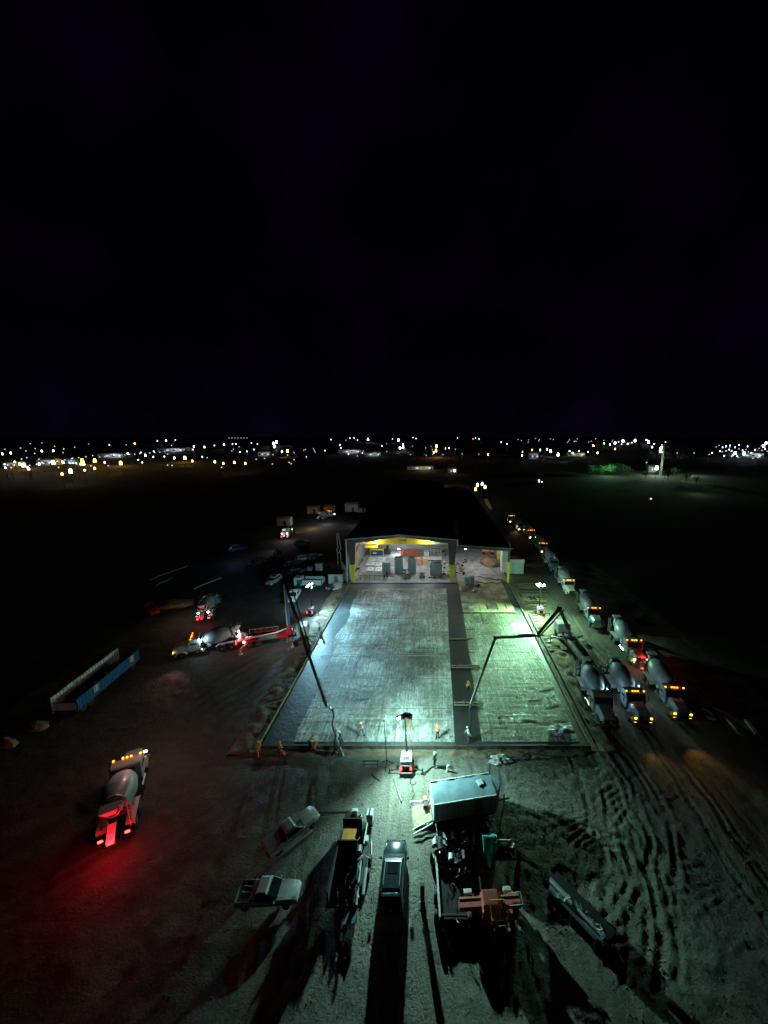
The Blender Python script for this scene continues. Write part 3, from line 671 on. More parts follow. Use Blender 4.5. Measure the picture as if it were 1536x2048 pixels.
x, y, w, h = spot_box(742, 766, 1096, 1112, 3); t_ = thing('blue_machine', 'dark blue green machine under a yellow frame at the left back', 'machine', (x, y, .09))
obj('body', G().box((0, 0, h * .4), (w, 2.4, h * .7)), M_BLUEB, t_, bev=.08); obj('control_panel', G().box((-w * .2, -1.25, h * .5), (w * .3, .1, h * .35)), M_WPANEL, t_)
obj('tank', G().tube((w * .3, -.6, h * .8), (w * .3, 1, h * .8), .5, n=14), M_DARK, t_)
for i in (-1, 1): obj('yellow_post', G().box((i * (w / 2 + .15), -1.5, h * .65), (.16, .16, h * 1.3)), M_YEL, t_)
obj('yellow_beam', G().box((0, -1.5, h * 1.3), (w + .5, .2, .3)), M_YEL, t_); obj('lower_yellow_beam', G().box((0, -1.5, h * 1.12), (w + .5, .16, .14)), M_YEL, t_)
x, y, w, h = spot_box(768, 779, 1095, 1110, 2); t_ = thing('dark_loader', 'dark wheeled loader parked at the back left of the hall', 'loader', (x, y, .09))
obj('body', G().box((0, 0, .9), (w, 1.6, .9)), M_DARK, t_, bev=.1); obj('cab', G().box((.2, 0, 1.9), (w * .5, 1.3, 1.1)), M_GLASS, t_, bev=.08)
for i in (-1, 1):
    for j in (-1, 1): obj('wheel', G().tube((i * w * .35, j * .8, .5), (i * w * .35, j * 1.05, .5), .5, n=14), M_BLACK, t_)
# two mixing carts on the front floor
for i, (pl, pr, pt, pb) in enumerate(((809, 820, 1137, 1159), (839, 849, 1136, 1157))):
    x, y, w, h = spot_box(pl, pr, pt + 8, pb, 1.2)
    t_ = thing('tool_cart', ['tool cart with green top, left of the pair on the hall floor', 'tool cart with green top, right of the pair on the hall floor'][i], 'cart', (x, y, .09))
    obj('tray', G().box((0, 0, .45), (w, 1.1, .3)), M_STEEL, t_, bev=.03); obj('upper_tray', G().box((0, .1, 1.0), (w * .9, .9, .15)), M_GREEN, t_, bev=.02)
    for sx in (-1, 1):
        for sy in (-1, 1):
            obj('upright', G().box((sx * w * .4, sy * .45, .6), (.07, .07, .9)), M_DARK, t_)
            obj('wheel', G().tube((sx * w * .42, sy * .45 - .05, .15), (sx * w * .42, sy * .45 + .05, .15), .15, n=10), M_BLACK, t_)
    for k in range(3): obj('tool', G().tube((-.3 + k * .3, -.2, 1.1), (-.1 + k * .3, .3, 1.35), .06), M_PIPE, t_)
# loose bits that crowd the floor
def clutter(nm, label, cat, px, py, n, sx, sy, mats_, hmax=.5, z=.09, lean=.3):
    c = g(px, py); t_ = thing(nm, label, cat, (c.x, c.y, z))
    for k in range(n):
        x, y = random.uniform(-sx, sx), random.uniform(-sy, sy); a = random.uniform(0, PI); l = random.uniform(.3, 1.1)
        if k % 3 == 0: obj('crate', G().box((x, y, .2), (.5, .4, random.uniform(.2, hmax)), a), random.choice(mats_), t_, bev=.02)
        elif k % 3 == 1: obj('rod', G().tube((x, y, .08 + random.random() * lean), (x + l * math.cos(a), y + l * math.sin(a), .1 + random.random() * lean), .045), random.choice(mats_), t_)
        else: obj('bag', G().blob((x, y, .15), (.3, .22, .18), k, .3, 5), random.choice(mats_), t_, smooth=True)
    return t_
clutter('rebar_scrap', 'scattered bars and bags in front of the wide block pallet', 'scrap', 872, 1156, 10, 1.8, .5, [M_PIPE, M_DARK, M_STEEL])
clutter('tool_pile', 'small pile of tools by the right yellow column', 'tools', 893, 1150, 12, .8, 2.6, [M_PIPE, M_BLUE, M_DARK, M_ORANGE, M_STEEL])
clutter('tool_pile', 'mixed hand tools along the left wall of the hall', 'tools', 722, 1130, 16, .6, 6, [M_PIPE, M_BLUE, M_DARK, M_ORANGE, M_WHITE])
clutter('tool_pile', 'pipes and boxes lined along the right inner wall of the hall', 'tools', 889, 1120, 20, .5, 8, [M_PIPE, M_CARD, M_DARK, M_STEEL, M_WHITE], .9)
clutter('tool_pile', 'dark fittings on the floor between the tall block pallets', 'tools', 812, 1140, 8, .8, 1, [M_DARK, M_PIPE])
for i, (px, py) in enumerate(((706, 1153), (706, 1160))):
    p = g(px, py); o = thing('white_drum', ['white plastic drum by the left column, rear one', 'white plastic drum by the left column, front one'][i], 'drum', (p.x, p.y, .09))
    obj('barrel', G().lathe((0, 0, 0), (0, 0, .95), [(0, .42), (.1, .47), (.5, .49), (.9, .47), (1, .4)], 16), M_WHITE, o, smooth=True)
    obj('lid', G().tube((0, 0, .95), (0, 0, 1.0), .38, n=16), M_WPANEL, o)
# orange ducts beside the left column
t_ = thing('orange_duct', 'pair of orange pipes slanting down behind the left column', 'pipes')
A, B = (-40, 90), (40, 90)
for d in (0, 3): obj('pipe', G().path([inplane(706 + d, 1112, A, B), inplane(715 + d, 1092, A, B), inplane(719 + d, 1087, A, B)], .16, 8), M_CARD, t_)
for k in range(2):
    t_ = thing('orange_hose', ['orange hanging hose left of the right column', 'orange hose end above the floor by the right column'][k], 'hose')
    obj('hose', G().path([inplane(897 + k * 3, 1088, A, B), inplane(898 + k * 3, 1104, A, B), inplane(900 + k * 3, 1112 + 6 * k, A, B)], .1, 6), M_CARD, t_)

# lean-to bay: heap, machines, drums
p = g(980, 1126); gg = G().blob((0, 0, 0), (2.7, 4.2, 1.3), 3, .35, 12, flat=-.05)
o = obj('spoil_heap', gg, M_PILE, None, (p.x, p.y, .09), smooth=True); tag(o, 'heap of brown earth on the lean-to floor', 'earth heap')
p = g(975, 1108)
t_ = thing('pink_machine', 'pinkish compactor with tank and pipes behind the earth heap', 'machine', (p.x, p.y, .09))
obj('frame', G().box((0, 0, .5), (3.6, 1.6, .3)), M_RUST, t_); obj('tank', G().tube((-1.6, 0, 1.2), (.9, 0, 1.2), .55, n=14), M_CARD, t_)
obj('engine', G().box((1.4, 0, 1.1), (.9, 1.2, 1.0)), M_PIPE, t_, bev=.05)
for k in range(4): obj('pipe', G().path([(-1.4 + k * .7, -.5, .6), (-1.2 + k * .7, -.7, 1.8), (-.8 + k * .7, -.4, 1.9)], .09), M_CARD, t_)
for s in (-1, 1): obj('wheel', G().tube((s * 1.2, -.9, .4), (s * 1.2, -.7, .4), .4, n=14), M_BLACK, t_)
clutter('pipe_scrap', 'white pipes and fittings by the lean-to back corner', 'scrap', 993, 1105, 14, .9, 2, [M_WHITE, M_PIPE, M_CARD], .8, .09, .9)
clutter('puddle_scrap', 'dark debris in the wet patch of the lean-to floor', 'scrap', 940, 1124, 9, 2, 1.6, [M_DARK, M_PILE], .2, .09, .05)
clutter('debris', 'dark debris heap just inside the lean-to by the steel column', 'debris', 921, 1140, 26, 1.1, 4.2, [M_DARK, M_RUST, M_PILE, M_DARK], .8, .3, .5)
for i, (px, py, lb) in enumerate(((934, 1175, 'dark grey wrapped bale on the old slab, left of the two'), (944, 1172, 'dark grey wrapped bale on the old slab, right of the two'))):
    p = g(px, py); o = thing('wrapped_bale', lb, 'bale', (p.x, p.y + .4, .3), R(8))
    obj('bale', G().box((0, 0, 1.0), (.95, 1.0, 2.0)), M_BLOCK, o, bev=.1)
    for z in (.5, 1.4): obj('strap', G().box((0, 0, z), (.98, 1.03, .08)), M_DARK, o)
clutter('hand_tools', 'wheelbarrow sized jumble of tools right of the grey bales', 'tools', 952, 1170, 12, .7, 1.6, [M_DARK, M_PIPE, M_BLACK], .6, .3, .9)
clutter('plastic_scrap', 'pale crumpled plastic lying in the stain on the old slab', 'plastic', 950, 1186, 6, .7, .4, [M_PLASTIC], .3, .3)
clutter('plastic_scrap', 'white plastic scraps near the front corner of the old slab', 'plastic', 942, 1219, 6, .5, .4, [M_PLASTIC], .3, .3)
for i, (a, b) in enumerate((((955, 1153), (1006, 1161)), ((960, 1166), (1013, 1166)))):
    A_ = g(*a, .35); B_ = g(*b, .35); pts = [A_.lerp(B_, k / 12) + Vector((0, .3 * math.sin(k * 1.3 + i), 0)) for k in range(13)]
    o = obj('hose', G().path(pts, .09), M_BLACK); tag(o, ['rear dark hose snaking across the old slab', 'front dark hose snaking across the old slab to the yellow post'][i], 'hose')

# white annex right of the lean-to
t_ = thing('annex', 'small white block annex with flat parapet right of the lean-to', 'shed', (20.6, 93.5, 0))
obj('wall', G().box((0, 0, 1.5), (4.2, 5, 3)), M_WPANEL, t_, bev=.03); obj('parapet', G().box((0, -2.56, 3.3), (4.4, .12, 1.0)), M_WHITE, t_)
obj('roof', G().box((0, .2, 3.06), (4.0, 4.4, .1)), M_BROWN, t_); obj('tower_wall', G().box((-2.2, -.4, 3.7), (1.9, 2.6, 7.2)), M_WPANEL, t_); obj('gutter', G().box((.2, -1.2, 3.6), (1.4, .3, .2)), M_EDGE, t_)
# left annex: white wall with parapet, work table, white tanks
p = g(655, 1168); q = g(683, 1168)
t_ = thing('site_cabin', 'pale site cabin against the left side of the hall', 'cabin', ((p.x + q.x) / 2 + .2, p.y + 1.6, 0))
obj('wall', G().box((0, 0, 1.15), (q.x - p.x, 3, 2.3)), M_WPANEL, t_, bev=.03); obj('roof', G().box((0, 0, 2.34), (q.x - p.x + .2, 3.2, .1)), M_DARK, t_)
obj('door', G().box((.2, -1.53, 1.0), (.8, .05, 1.9)), M_STEEL, t_)
p = g(672, 1176); t_ = thing('work_table', 'white topped round table and bench beside the pale cabin', 'table', (p.x, p.y, 0))
obj('tabletop', G().tube((.4, 0, .9), (.4, 0, 1.0), 1.0, n=20), M_WHITE, t_); obj('tank', G().tube((.5, -.3, .1), (.5, -.3, .85), .85, n=16), M_WPANEL, t_)
for k in range(9): obj('leg', G().bar((-1.6 + .3 * k, -.6, 0), (-1.2 + .25 * k, .2, 1.0), .08), M_STEEL, t_)
clutter('bucket_pile', 'pile of buckets and frames between the cabin and the table', 'buckets', 662, 1178, 14, 1.0, 1.2, [M_WHITE, M_STEEL, M_DARK], .8, 0, .6)
# flatbed box truck behind the left light tower and pale tanks
def container(label, pl, pr, pt, pb, depth, m, nm='storage_box', cat='storage box'):
    x, y, w, h = spot_box(pl, pr, pt, pb, depth); t_ = thing(nm, label, cat, (x, y, 0))
    obj('shell', G().box((0, 0, h / 2 + .1), (w, depth, h - .2)), m, t_, bev=.05); obj('lid', G().box((0, 0, h + .02), (w + .1, depth + .1, .1)), m, t_)
    for s in (-.3, .3): obj('skid', G().box((s * w, 0, .05), (.2, depth, .1)), M_DARK, t_)
container('pale green storage box, smaller of the two behind the work truck', 614, 624, 1132, 1143, 1.2, M_WPANEL)
container('pale blue storage box, taller of the two behind the work truck', 631, 645, 1125, 1143, 1.5, M_WHITE)
p = g(588, 1176); q = g(646, 1176); L = q.x - p.x
t_ = thing('flatbed_truck', 'long white flatbed truck parked behind the left light tower', 'truck', (p.x, p.y + 1.2, 0))
obj('bed', G().box((L * .55, 0, 1.15), (L * .85, 2.3, .2)), M_DARK, t_); obj('side_board', G().box((L * .62, -1.18, 1.25), (L * .66, .1, 1.2)), M_WPANEL, t_)
obj('rear_board', G().box((L * .98, 0, 1.4), (.1, 2.2, 1.0)), M_WHITE, t_); obj('far_board', G().box((L * .62, 1.18, 1.4), (L * .66, .1, 1.0)), M_WPANEL, t_)
obj('cab', G().box((.8, 0, 1.35), (1.7, 2.1, 1.9)), M_WHITE, t_, bev=.15); obj('windshield', G().box((.0, 0, 1.8), (.12, 1.8, .7)), M_GLASS, t_); obj('blue_crate', G().box((L * .2, -.9, 1.5), (1.0, .8, .9)), M_BLUE, t_, bev=.03)
for x in (1.0, L * .7, L * .85):
    for s in (-1, 1): obj('wheel', G().tube((x, s * 1.0 - .12, .5), (x, s * 1.0 + .12, .5), .5, n=16), M_BLACK, t_)

# stacks outside on the right: rebar mats, planks, twin beams
t_ = thing('lumber_stack', 'wide dark stack of boards and bars outside the lean-to', 'lumber')
for k in range(17):
    y = 72.5 + k * .92; x0 = 18.9 + random.random() * .6
    obj('board', G().bar((x0, y, .2 + .25 * random.random()), (x0 + random.uniform(2.5, 4.8) + (k > 5) * 1.6, y + random.uniform(-.4, .4), .25 + .25 * random.random()), .3, .12), random.choice([M_WOODD, M_WOODD, M_WOOD, M_DARK]), t_)
for k in range(14):
    y = 78 + k * .75
    obj('bar', G().bar((19.2, y, .55), (25.5 - .2 * k, y + .3 * random.random(), .5), .1), random.choice([M_REBAR, M_DARK, M_WOODD]), t_)
obj('trestle', G().box((22, 77.4, .3), (5.8, 1.5, .35)), M_WOODD, t_)
for i, (a, b) in enumerate((((1052, 1184), (1068, 1206)), ((1060, 1183), (1073, 1204)))):
    o = obj('dark_beam', G().bar(g(*a, .25), g(*b, .25), .5, .35), M_DARK); tag(o, ['left dark steel beam lying on the lit ground near the right light tower', 'right dark steel beam lying on the lit ground near the right light tower'][i], 'steel beam')
for k in range(16):
    pass
t_ = thing('form_panel_row', 'row of short boards laid across the ground outside the right edge', 'boards')
for k in range(15):
    y = 56 + k * 1.25
    obj('board', G().bar((18.8, y, .12), (20.6 + random.random() * .8, y + .25, .15), .22, .08), random.choice([M_WOOD, M_WOODD]), t_)
# dark canopy roof edge left of the hall
t_ = thing('pipe_rack', 'pale upright frame standing left of the hall corner', 'rack')
A, B = (-40, 93), (40, 93)
for a, b in (((673, 1067), (676, 1098)), ((676, 1066), (682, 1097)), ((677, 1107), (682, 1097)), ((673, 1098), (677, 1107))):
    obj('rail', G().bar(inplane(*a, A, B), inplane(*b, A, B), .18), M_PIPE, t_)
for px in (675, 681): v = inplane(px, 1104, A, B); obj('post', G().bar((v.x, 93, 0), v, .16), M_PIPE, t_)

# ================================================================== LIGHT TOWERS
def light_tower(label, base, H, heads, color, em, body=M_WHITE, scale=1.0, rz=0, lean=(0, 0), soft=.14):
    t = thing('light_tower', label, 'light tower', base, rz, 'mobile light towers round the pour')
    obj('trailer_body', G().hexa([(-.65, -.7, .5), (.65, -.7, .5), (.65, .9, .5), (-.65, .9, .5)], [(-.55, -.5, 1.35), (.55, -.5, 1.35), (.55, .85, 1.35), (-.55, .85, 1.35)]), body, t, bev=.06)
    obj('rear_panel', G().box((0, -.72, .78), (1.1, .12, .5)), M_DARK, t); obj('chassis', G().box((0, 0, .42), (1.3, 2.2, .12)), M_DARK, t)
    obj('hatch', G().box((0, -.2, 1.37), (.7, .5, .06)), M_DARK, t)
    for s in (-1, 1):
        w = obj('wheel', G().lathe((s * .8, .1, .34), (s * 1.0, .1, .34), [(0, .28), (.15, .34), (.85, .34), (1, .28)], 18), M_BLACK, t, smooth=True)
        obj('rim', G().tube((s * 1.0, .1, .34), (s * 1.02, .1, .34), .19, n=12), M_STEEL, w)
        obj('tail_light', G().box((s * .5, -.8, .75), (.16, .06, .34)), E_RED, t)
        obj('outrigger', G().bar((s * .6, -.5, .4), (s * 1.7, -.6, .38), .09), M_DARK, t)
        obj('jack', G().tube((s * 1.7, -.6, 0), (s * 1.7, -.6, .6), .05).box((s * 1.7, -.6, .03), (.25, .25, .05)), M_DARK, t)
    obj('drawbar', G().bar((0, .9, .42), (0, 2.1, .42), .1), M_DARK, t)
    top = Vector((lean[0], .75 + lean[1], H))
    m = obj('mast', G().bar((0, .75, 1.3), Vector((0, .75, 1.3)).lerp(top, .5), .16, w2=.14).bar(Vector((0, .75, 1.3)).lerp(top, .5), top, .11, w2=.08), M_DARK, t)
    obj('crossbar', G().bar(top + Vector((-.75, 0, -.05)), top + Vector((.75, 0, -.05)), .07), M_DARK, t)
    gg = G(); pts = []
    for k in range(30):
        f = k / 29; pts.append(Vector((.12 * math.cos(k * 1.3), .75 + .12 * math.sin(k * 1.3), 1.2)).lerp(top + Vector((.07, 0, -.2)), f))
    obj('coiled_cable', gg.path(pts, .02, 4), M_BLACK, t)
    for (off, tgt, power, lit, ang) in heads:
        p = top + Vector(off); tg = Vector(tgt) - Vector(base)
        d = (tg - p).normalized(); q = d.to_track_quat('-Z', 'Y').to_euler()
        h = obj('lamp_head', G().hexa([(-.3, -.26, 0), (.3, -.26, 0), (.3, .26, 0), (-.3, .26, 0)], [(-.18, -.15, .26), (.18, -.15, .26), (.18, .15, .26), (-.18, .15, .26)]), M_STEEL, t, p, q); h.scale = (scale,) * 3
        obj('glass', G().blob((0, 0, -.0), (.28, .24, .10), 0, 0, 6), em if lit else M_GLASS, h)
        if power: light('SPOT', 'tower_light', (0, 0, -.4), power, color, h, soft, None, ang, 1.0)
    return t
bF = g(812, 1550); bF.z = 0
light_tower('light tower with white body and red tail lamps at the front edge of the pour', bF + Vector((0, .8, 0)), 5.35,
    [((-.6, 0, .0), (.8, 26.5, 0), 16500, True, 140), ((-.2, 0, .22), (-9, 44, 0), 6500, True, 150), ((.25, .05, .3), (1, 44, 0), 6500, True, 150), ((.62, 0, .2), (12, 44, 0), 900, True, 130)],
    (.50, 1, .88), E_FLOOD, lean=(-.15, 0))
bL = g(622, 1228)
light_tower('light tower with small red lit body left of the pour, lamp glowing blue white', bL, 5.5,
    [((-.45, 0, .0), (-14, 63.5, 0), 25000, True, 136), ((-.15, 0, .3), (-8, 67, 0), 24000, True, 142), ((.2, .05, .3), (-8, 76, 0), 14000, True, 145), ((.5, 0, .0), (-27, 75, 0), 1800, True, 155)],
    (.36, .80, 1), E_FLOOD, body=M_STEEL, scale=1.45)
bR = g(1080, 1228)
light_tower('light tower with white body right of the pour, lamp glowing green white', bR, 5.6,
    [((-.45, 0, .0), (13, 63.5, 0), 27000, True, 134), ((-.15, 0, .3), (22, 65, 0), 6500, True, 140), ((.2, .05, .3), (24, 78, 0), 4200, True, 140), ((.5, 0, .0), (23, 57, 0), 6500, True, 140)],
    (.44, 1, .58), E_FLOODG, body=M_WHITE, scale=1.45)

# ================================================================== VEHICLES
def wheel_fn(r, w): return lambda: G().lathe((-w / 2, 0, 0), (w / 2, 0, 0), [(0, r * .8), (.1, r * .97), (.25, r), (.75, r), (.9, r * .97), (1, r * .8)], 20)
def rim_fn(r, w): return lambda: G().lathe((0, 0, 0), (w * .52, 0, 0), [(0, r * .6), (.8, r * .6), (.9, r * .5), (1, r * .2)], 14)
def add_wheel(t, x, y, r, w):
    o = obj('wheel', cached(f'wheel{r}{w}', wheel_fn(r, w), M_BLACK, True), None, t, (x, y, r))
    if x < 0: o.rotation_euler = (0, 0, PI)
    obj('rim', cached(f'rim{r}{w}', rim_fn(r, w), M_STEEL, True), None, o)

MIXN = []
def mixer(label, rear, front, drum=M_DRUM, heads=True, amber=True, work=False, tail=False, cab=None, group='concrete mixer trucks around the yard', white_rear=False, glow=0, S=1.06, detail=True):
    rear = Vector(rear); front = Vector(front); d = front - rear
    if cab is None: cab = [M_CABB, M_CABD, M_CABB, M_WPANEL][len(MIXN) % 4]
    MIXN.append(1)
    t = thing('mixer_truck', label, 'mixer truck', (rear + front) / 2, math.atan2(d.y, d.x) - PI / 2, group)
    t.scale = (S, S, S)
    def P(n, key, fn, m, par=t, **k): return obj(n, cached('mx_' + key, fn, m, k.pop('smooth', False)), None, par, **k)
    P('chassis', 'ch', lambda: G().box((-.4, -.2, .85), (.14, 9.2, .3)).box((.4, -.2, .85), (.14, 9.2, .3)).box((0, -4.2, .8), (2.2, .2, .25)).box((0, -1.5, .8), (.8, .2, .2)).box((0, .8, .8), (.8, .2, .2)), M_DARK)
    for y in (3.5,):
        for x in (-1.02, 1.02): add_wheel(t, x, y, .52, .3)
    for y in (-1.7, -3.0):
        for x in (-.95, .95): add_wheel(t, x, y, .52, .56)
    P('hood', 'hood', lambda: G().rings([[Vector((x * w, y, z0 + (z1 - z0) * zz)) for x, zz in ((-1, 0), (1, 0), (1, .7), (.75, 1), (-.75, 1), (-1, .7))] for y, w, z0, z1 in ((2.6, .92, .9, 2.0), (3.6, .85, .9, 1.9), (4.5, .72, .9, 1.7), (4.62, .66, .95, 1.55))]), cab, bev=.04)
    P('grille', 'grl', lambda: G().box((0, 4.64, 1.2), (1.0, .05, .65)), M_CHROME)
    for s in (-1, 1):
        P('fender', f'fen{s}', lambda: G().rings([[Vector((s * x, 3.5 + .78 * math.cos(a), .5 + .68 * math.sin(a))) for x in (.8, 1.25)] + [Vector((s * x, 3.5 + .7 * math.cos(a), .5 + .6 * math.sin(a))) for x in (1.25, .8)] for a in [R(10 + 16 * k) for k in range(11)]]), cab)
        P('headlight', f'hl{s}', lambda: G().box((s * .86, 4.52, 1.12), (.22, .1, .16)), E_HEAD if heads == 1 else (E_YHEAD if heads == 2 else M_GLASS))
        P('mirror', f'mir{s}', lambda: G().box((s * 1.42, 2.55, 2.15), (.1, .08, .6)).bar((s * 1.1, 2.5, 2.4), (s * 1.4, 2.55, 2.4), .04), M_CHROME)
        P('side_window', f'sw{s}', lambda: G().panel([(s * 1.13, 1.35, 1.95), (s * 1.13, 2.35, 1.95), (s * 1.06, 2.15, 2.6), (s * 1.06, 1.4, 2.6)], .03), M_GLASS)
        P('fuel_tank', f'ft{s}', lambda: G().tube((s * .95, .3, .75), (s * .95, 1.7, .75), .33, n=14), M_CHROME)
        P('rear_fender', f'rf{s}', lambda: G().panel([(s * .62, -3.7, 1.0), (s * 1.27, -3.7, 1.0), (s * 1.27, -3.4, 1.22), (s * .62, -3.4, 1.22)]).panel([(s * .62, -3.4, 1.22), (s * 1.27, -3.4, 1.22), (s * 1.27, -1.3, 1.22), (s * .62, -1.3, 1.22)]).panel([(s * .62, -1.3, 1.22), (s * 1.27, -1.3, 1.22), (s * 1.27, -.95, .95), (s * .62, -.95, .95)]), M_WPANEL)
        P('tail_light', f'tl{s}', lambda: G().box((s * .85, -4.33, .95), (.3, .06, .16)), E_RED if tail else M_RED)
        if white_rear: P('reversing_light', f'rl{s}', lambda: G().box((s * .75, -4.0, 1.9), (.22, .1, .2)), E_WORK)
    P('bumper', 'bmp', lambda: G().box((0, 4.72, .65), (2.3, .2, .38)), M_CHROME, bev=.03)
    P('cab', 'cab', lambda: G().rings([[Vector((x * 1.12 * w, y, z)) for x, y, w in ((-1, ya, 1), (1, ya, 1), (1, yb, 1), (-1, yb, 1))] for z, ya, yb in ((.9, 1.05, 2.65), (1.9, 1.05, 2.7), (2.65, 1.12, 2.3), (2.78, 1.3, 2.1))][:], True), cab, bev=.07)
    P('windshield', 'ws', lambda: G().panel([(-.98, 2.73, 1.98), (.98, 2.73, 1.98), (.92, 2.38, 2.58), (-.92, 2.38, 2.58)], .04), M_GLASS)
    P('rear_window', 'rw', lambda: G().panel([(.7, 1.03, 2.0), (-.7, 1.03, 2.0), (-.65, 1.09, 2.5), (.65, 1.09, 2.5)], .03), M_GLASS)
    for k, x in enumerate((-1.0, -.3, 0, .3, 1.0)):
        P('marker_light', f'mk{k}', lambda: G().box((x, 2.15, 2.84), (.14, .1, .1)), E_AMBER if amber else M_ORANGE)
    P('exhaust', 'exh', lambda: G().tube((-1.0, .75, 1.0), (-1.0, .75, 3.1), .09, n=8), M_CHROME)
    # drum, tilted up toward the rear
    a, b = (0, .75, 1.95), (0, -3.75, 2.85)
    dr = P('drum', 'drum', lambda: G().lathe(a, b, [(0, .45), (.04, .75), (.2, 1.08), (.42, 1.24), (.62, 1.18), (.86, .78), (1, .55)], 26), drum, smooth=True)
    P('drum_band', 'dband', lambda: G().lathe(a, b, [(.845, .84), (.86, .88), (.90, .88), (.915, .72)], 26), M_STEEL, dr, smooth=True)
    P('drum_mouth', 'dmouth', lambda: G().lathe(a, b, [(.985, .5), (1.005, .5), (1.01, .2)], 20), M_BLACK, dr)
    P('drum_mount', 'dmt', lambda: G().bar((-.7, .9, .9), (-.5, .9, 2.2), .14).bar((.7, .9, .9), (.5, .9, 2.2), .14).box((0, .95, 1.9), (1.3, .25, .8)), M_DARK)
    P('rear_frame', 'rfm', lambda: G().bar((-.95, -3.4, .9), (-.75, -3.7, 2.7), .12).bar((.95, -3.4, .9), (.75, -3.7, 2.7), .12).bar((-.8, -3.6, 2.2), (.8, -3.6, 2.2), .14).bar((-.7, -3.9, 3.35), (.7, -3.9, 3.35), .08), M_DARK)
    P('hopper', 'hop', lambda: G().hexa([(-.3, -4.1, 2.75), (.3, -4.1, 2.75), (.3, -3.7, 2.75), (-.3, -3.7, 2.75)], [(-.62, -4.55, 3.5), (.62, -4.55, 3.5), (.6, -3.75, 3.55), (-.6, -3.75, 3.55)]), M_WPANEL)
    P('chute', 'chu', lambda: G().panel([(-.25, -4.1, 2.0), (.25, -4.1, 2.0), (.22, -5.3, 1.25), (-.22, -5.3, 1.25)], .05).panel([(-.27, -4.1, 2.2), (-.25, -4.1, 2.0), (-.22, -5.3, 1.25), (-.24, -5.3, 1.45)]).panel([(.27, -4.1, 2.2), (.25, -4.1, 2.0), (.22, -5.3, 1.25), (.24, -5.3, 1.45)]), M_WHITE)
    P('ladder', 'lad', lambda: (lambda q: ([q.bar((1.0, -3.9, 1.2 + .3 * k), (1.3, -3.9, 1.2 + .3 * k), .04) for k in range(7)], q.bar((1.0, -3.9, 1), (1.0, -3.9, 3.3), .05).bar((1.3, -3.9, 1), (1.3, -3.9, 3.3), .05))[1])(G()), M_PIPE)
    P('water_tank', 'wt', lambda: G().tube((-.85, -.1, 1.35), (.85, -.1, 1.35), .28, n=14), M_WPANEL)
    if work: P('work_light', 'wl', lambda: G().box((-.8, .95, 2.2), (.3, .1, .24)), E_WORK); light('POINT', 'work_light_glow', (-1.2, .8, 2.5), work, (.6, .9, 1), t, .1)
    if tail and glow: light('POINT', 'tail_glow', (0, -5.8, 1.7), glow, (1, .02, .03), t, .25)
    return t
QG = 'mixer trucks queued on the road right of the hall'
mixer('mixer with pale drum at the head of the right queue, amber lamps over its cab', g(1292, 1345), g(1368, 1452), heads=2, amber=True, tail=True, group=QG, glow=150)
mixer('mixer with pale drum second in the right queue, red glow before its bumper', g(1222, 1262), g(1288, 1345), heads=1, group=QG)
mixer('mixer with pale drum third in the right queue, beside the end of the boom pump', g(1157, 1205), g(1202, 1270), heads=0, group=QG)
mixer('mixer with white cab fourth in the right queue, brightly lit by the right light tower', g(1112, 1152), g(1152, 1208), heads=0, group=QG, cab=M_WHITE)
mixer('mixer fifth in the right queue, its amber lamps off', g(1086, 1115), g(1120, 1158), heads=0, amber=False, work=60, group=QG, drum=M_DRUMD)
mixer('mixer sixth in the right queue, amber roof lamps and one warm headlamp', g(1072, 1090), g(1092, 1114), heads=1, group=QG)
mixer('mixer seventh in the right queue, small amber roof lamps before a dark load', g(1050, 1067), g(1066, 1082), heads=1, group=QG)
mixer('mixer eighth in the right queue, dim, with one low headlamp', g(1030, 1052), g(1044, 1066), heads=1, amber=False, group=QG, drum=M_DRUMD)
mixer('farthest mixer of the right queue with its headlamps lit', g(1014, 1038), g(1026, 1050), heads=1, group=QG)
mixer('mixer backed up to the boom pump on the right, the one nearer the pour', g(1162, 1352), g(1222, 1474), drum=M_DRUM, heads=0, amber=False, work=110, group='mixers unloading into the pumps')
mixer('mixer backed up to the boom pump on the right, the one with amber cab lamps', g(1216, 1350), g(1290, 1462), drum=M_DRUMD, heads=2, amber=True, work=90, group='mixers unloading into the pumps')
mixer('mixer backed up to the red pump on the left, facing away from the pour', g(476, 1290), g(362, 1312), drum=M_DRUM, heads=2, amber=True, work=120, tail=True, group='mixers unloading into the pumps', white_rear=True)
mixer('mixer reversing with white and red rear lamps above the left pump', g(405, 1252), g(432, 1203), drum=M_DRUMD, heads=0, amber=False, work=60, tail=True, white_rear=True, glow=60, group='mixer trucks moving on the left yard')
mixer('mixer driving away at the lower left with a big red tail glow', g(232, 1692), g(272, 1532), drum=M_DRUM, heads=1, amber=True, tail=True, glow=330, group='mixer trucks moving on the left yard')
mixer('mixer with two white rear lamps far behind on the left yard', g(566, 1084), g(582, 1062), drum=M_DRUMD, heads=1, amber=False, tail=True, white_rear=True, group='mixer trucks moving on the left yard')
mixer('far mixer with orange roof lamps and a bright blue work lamp by the hall side', g(640, 1042), g(664, 1034), drum=M_DRUMD, heads=1, amber=True, work=120, tail=False, group='mixer trucks moving on the left yard')

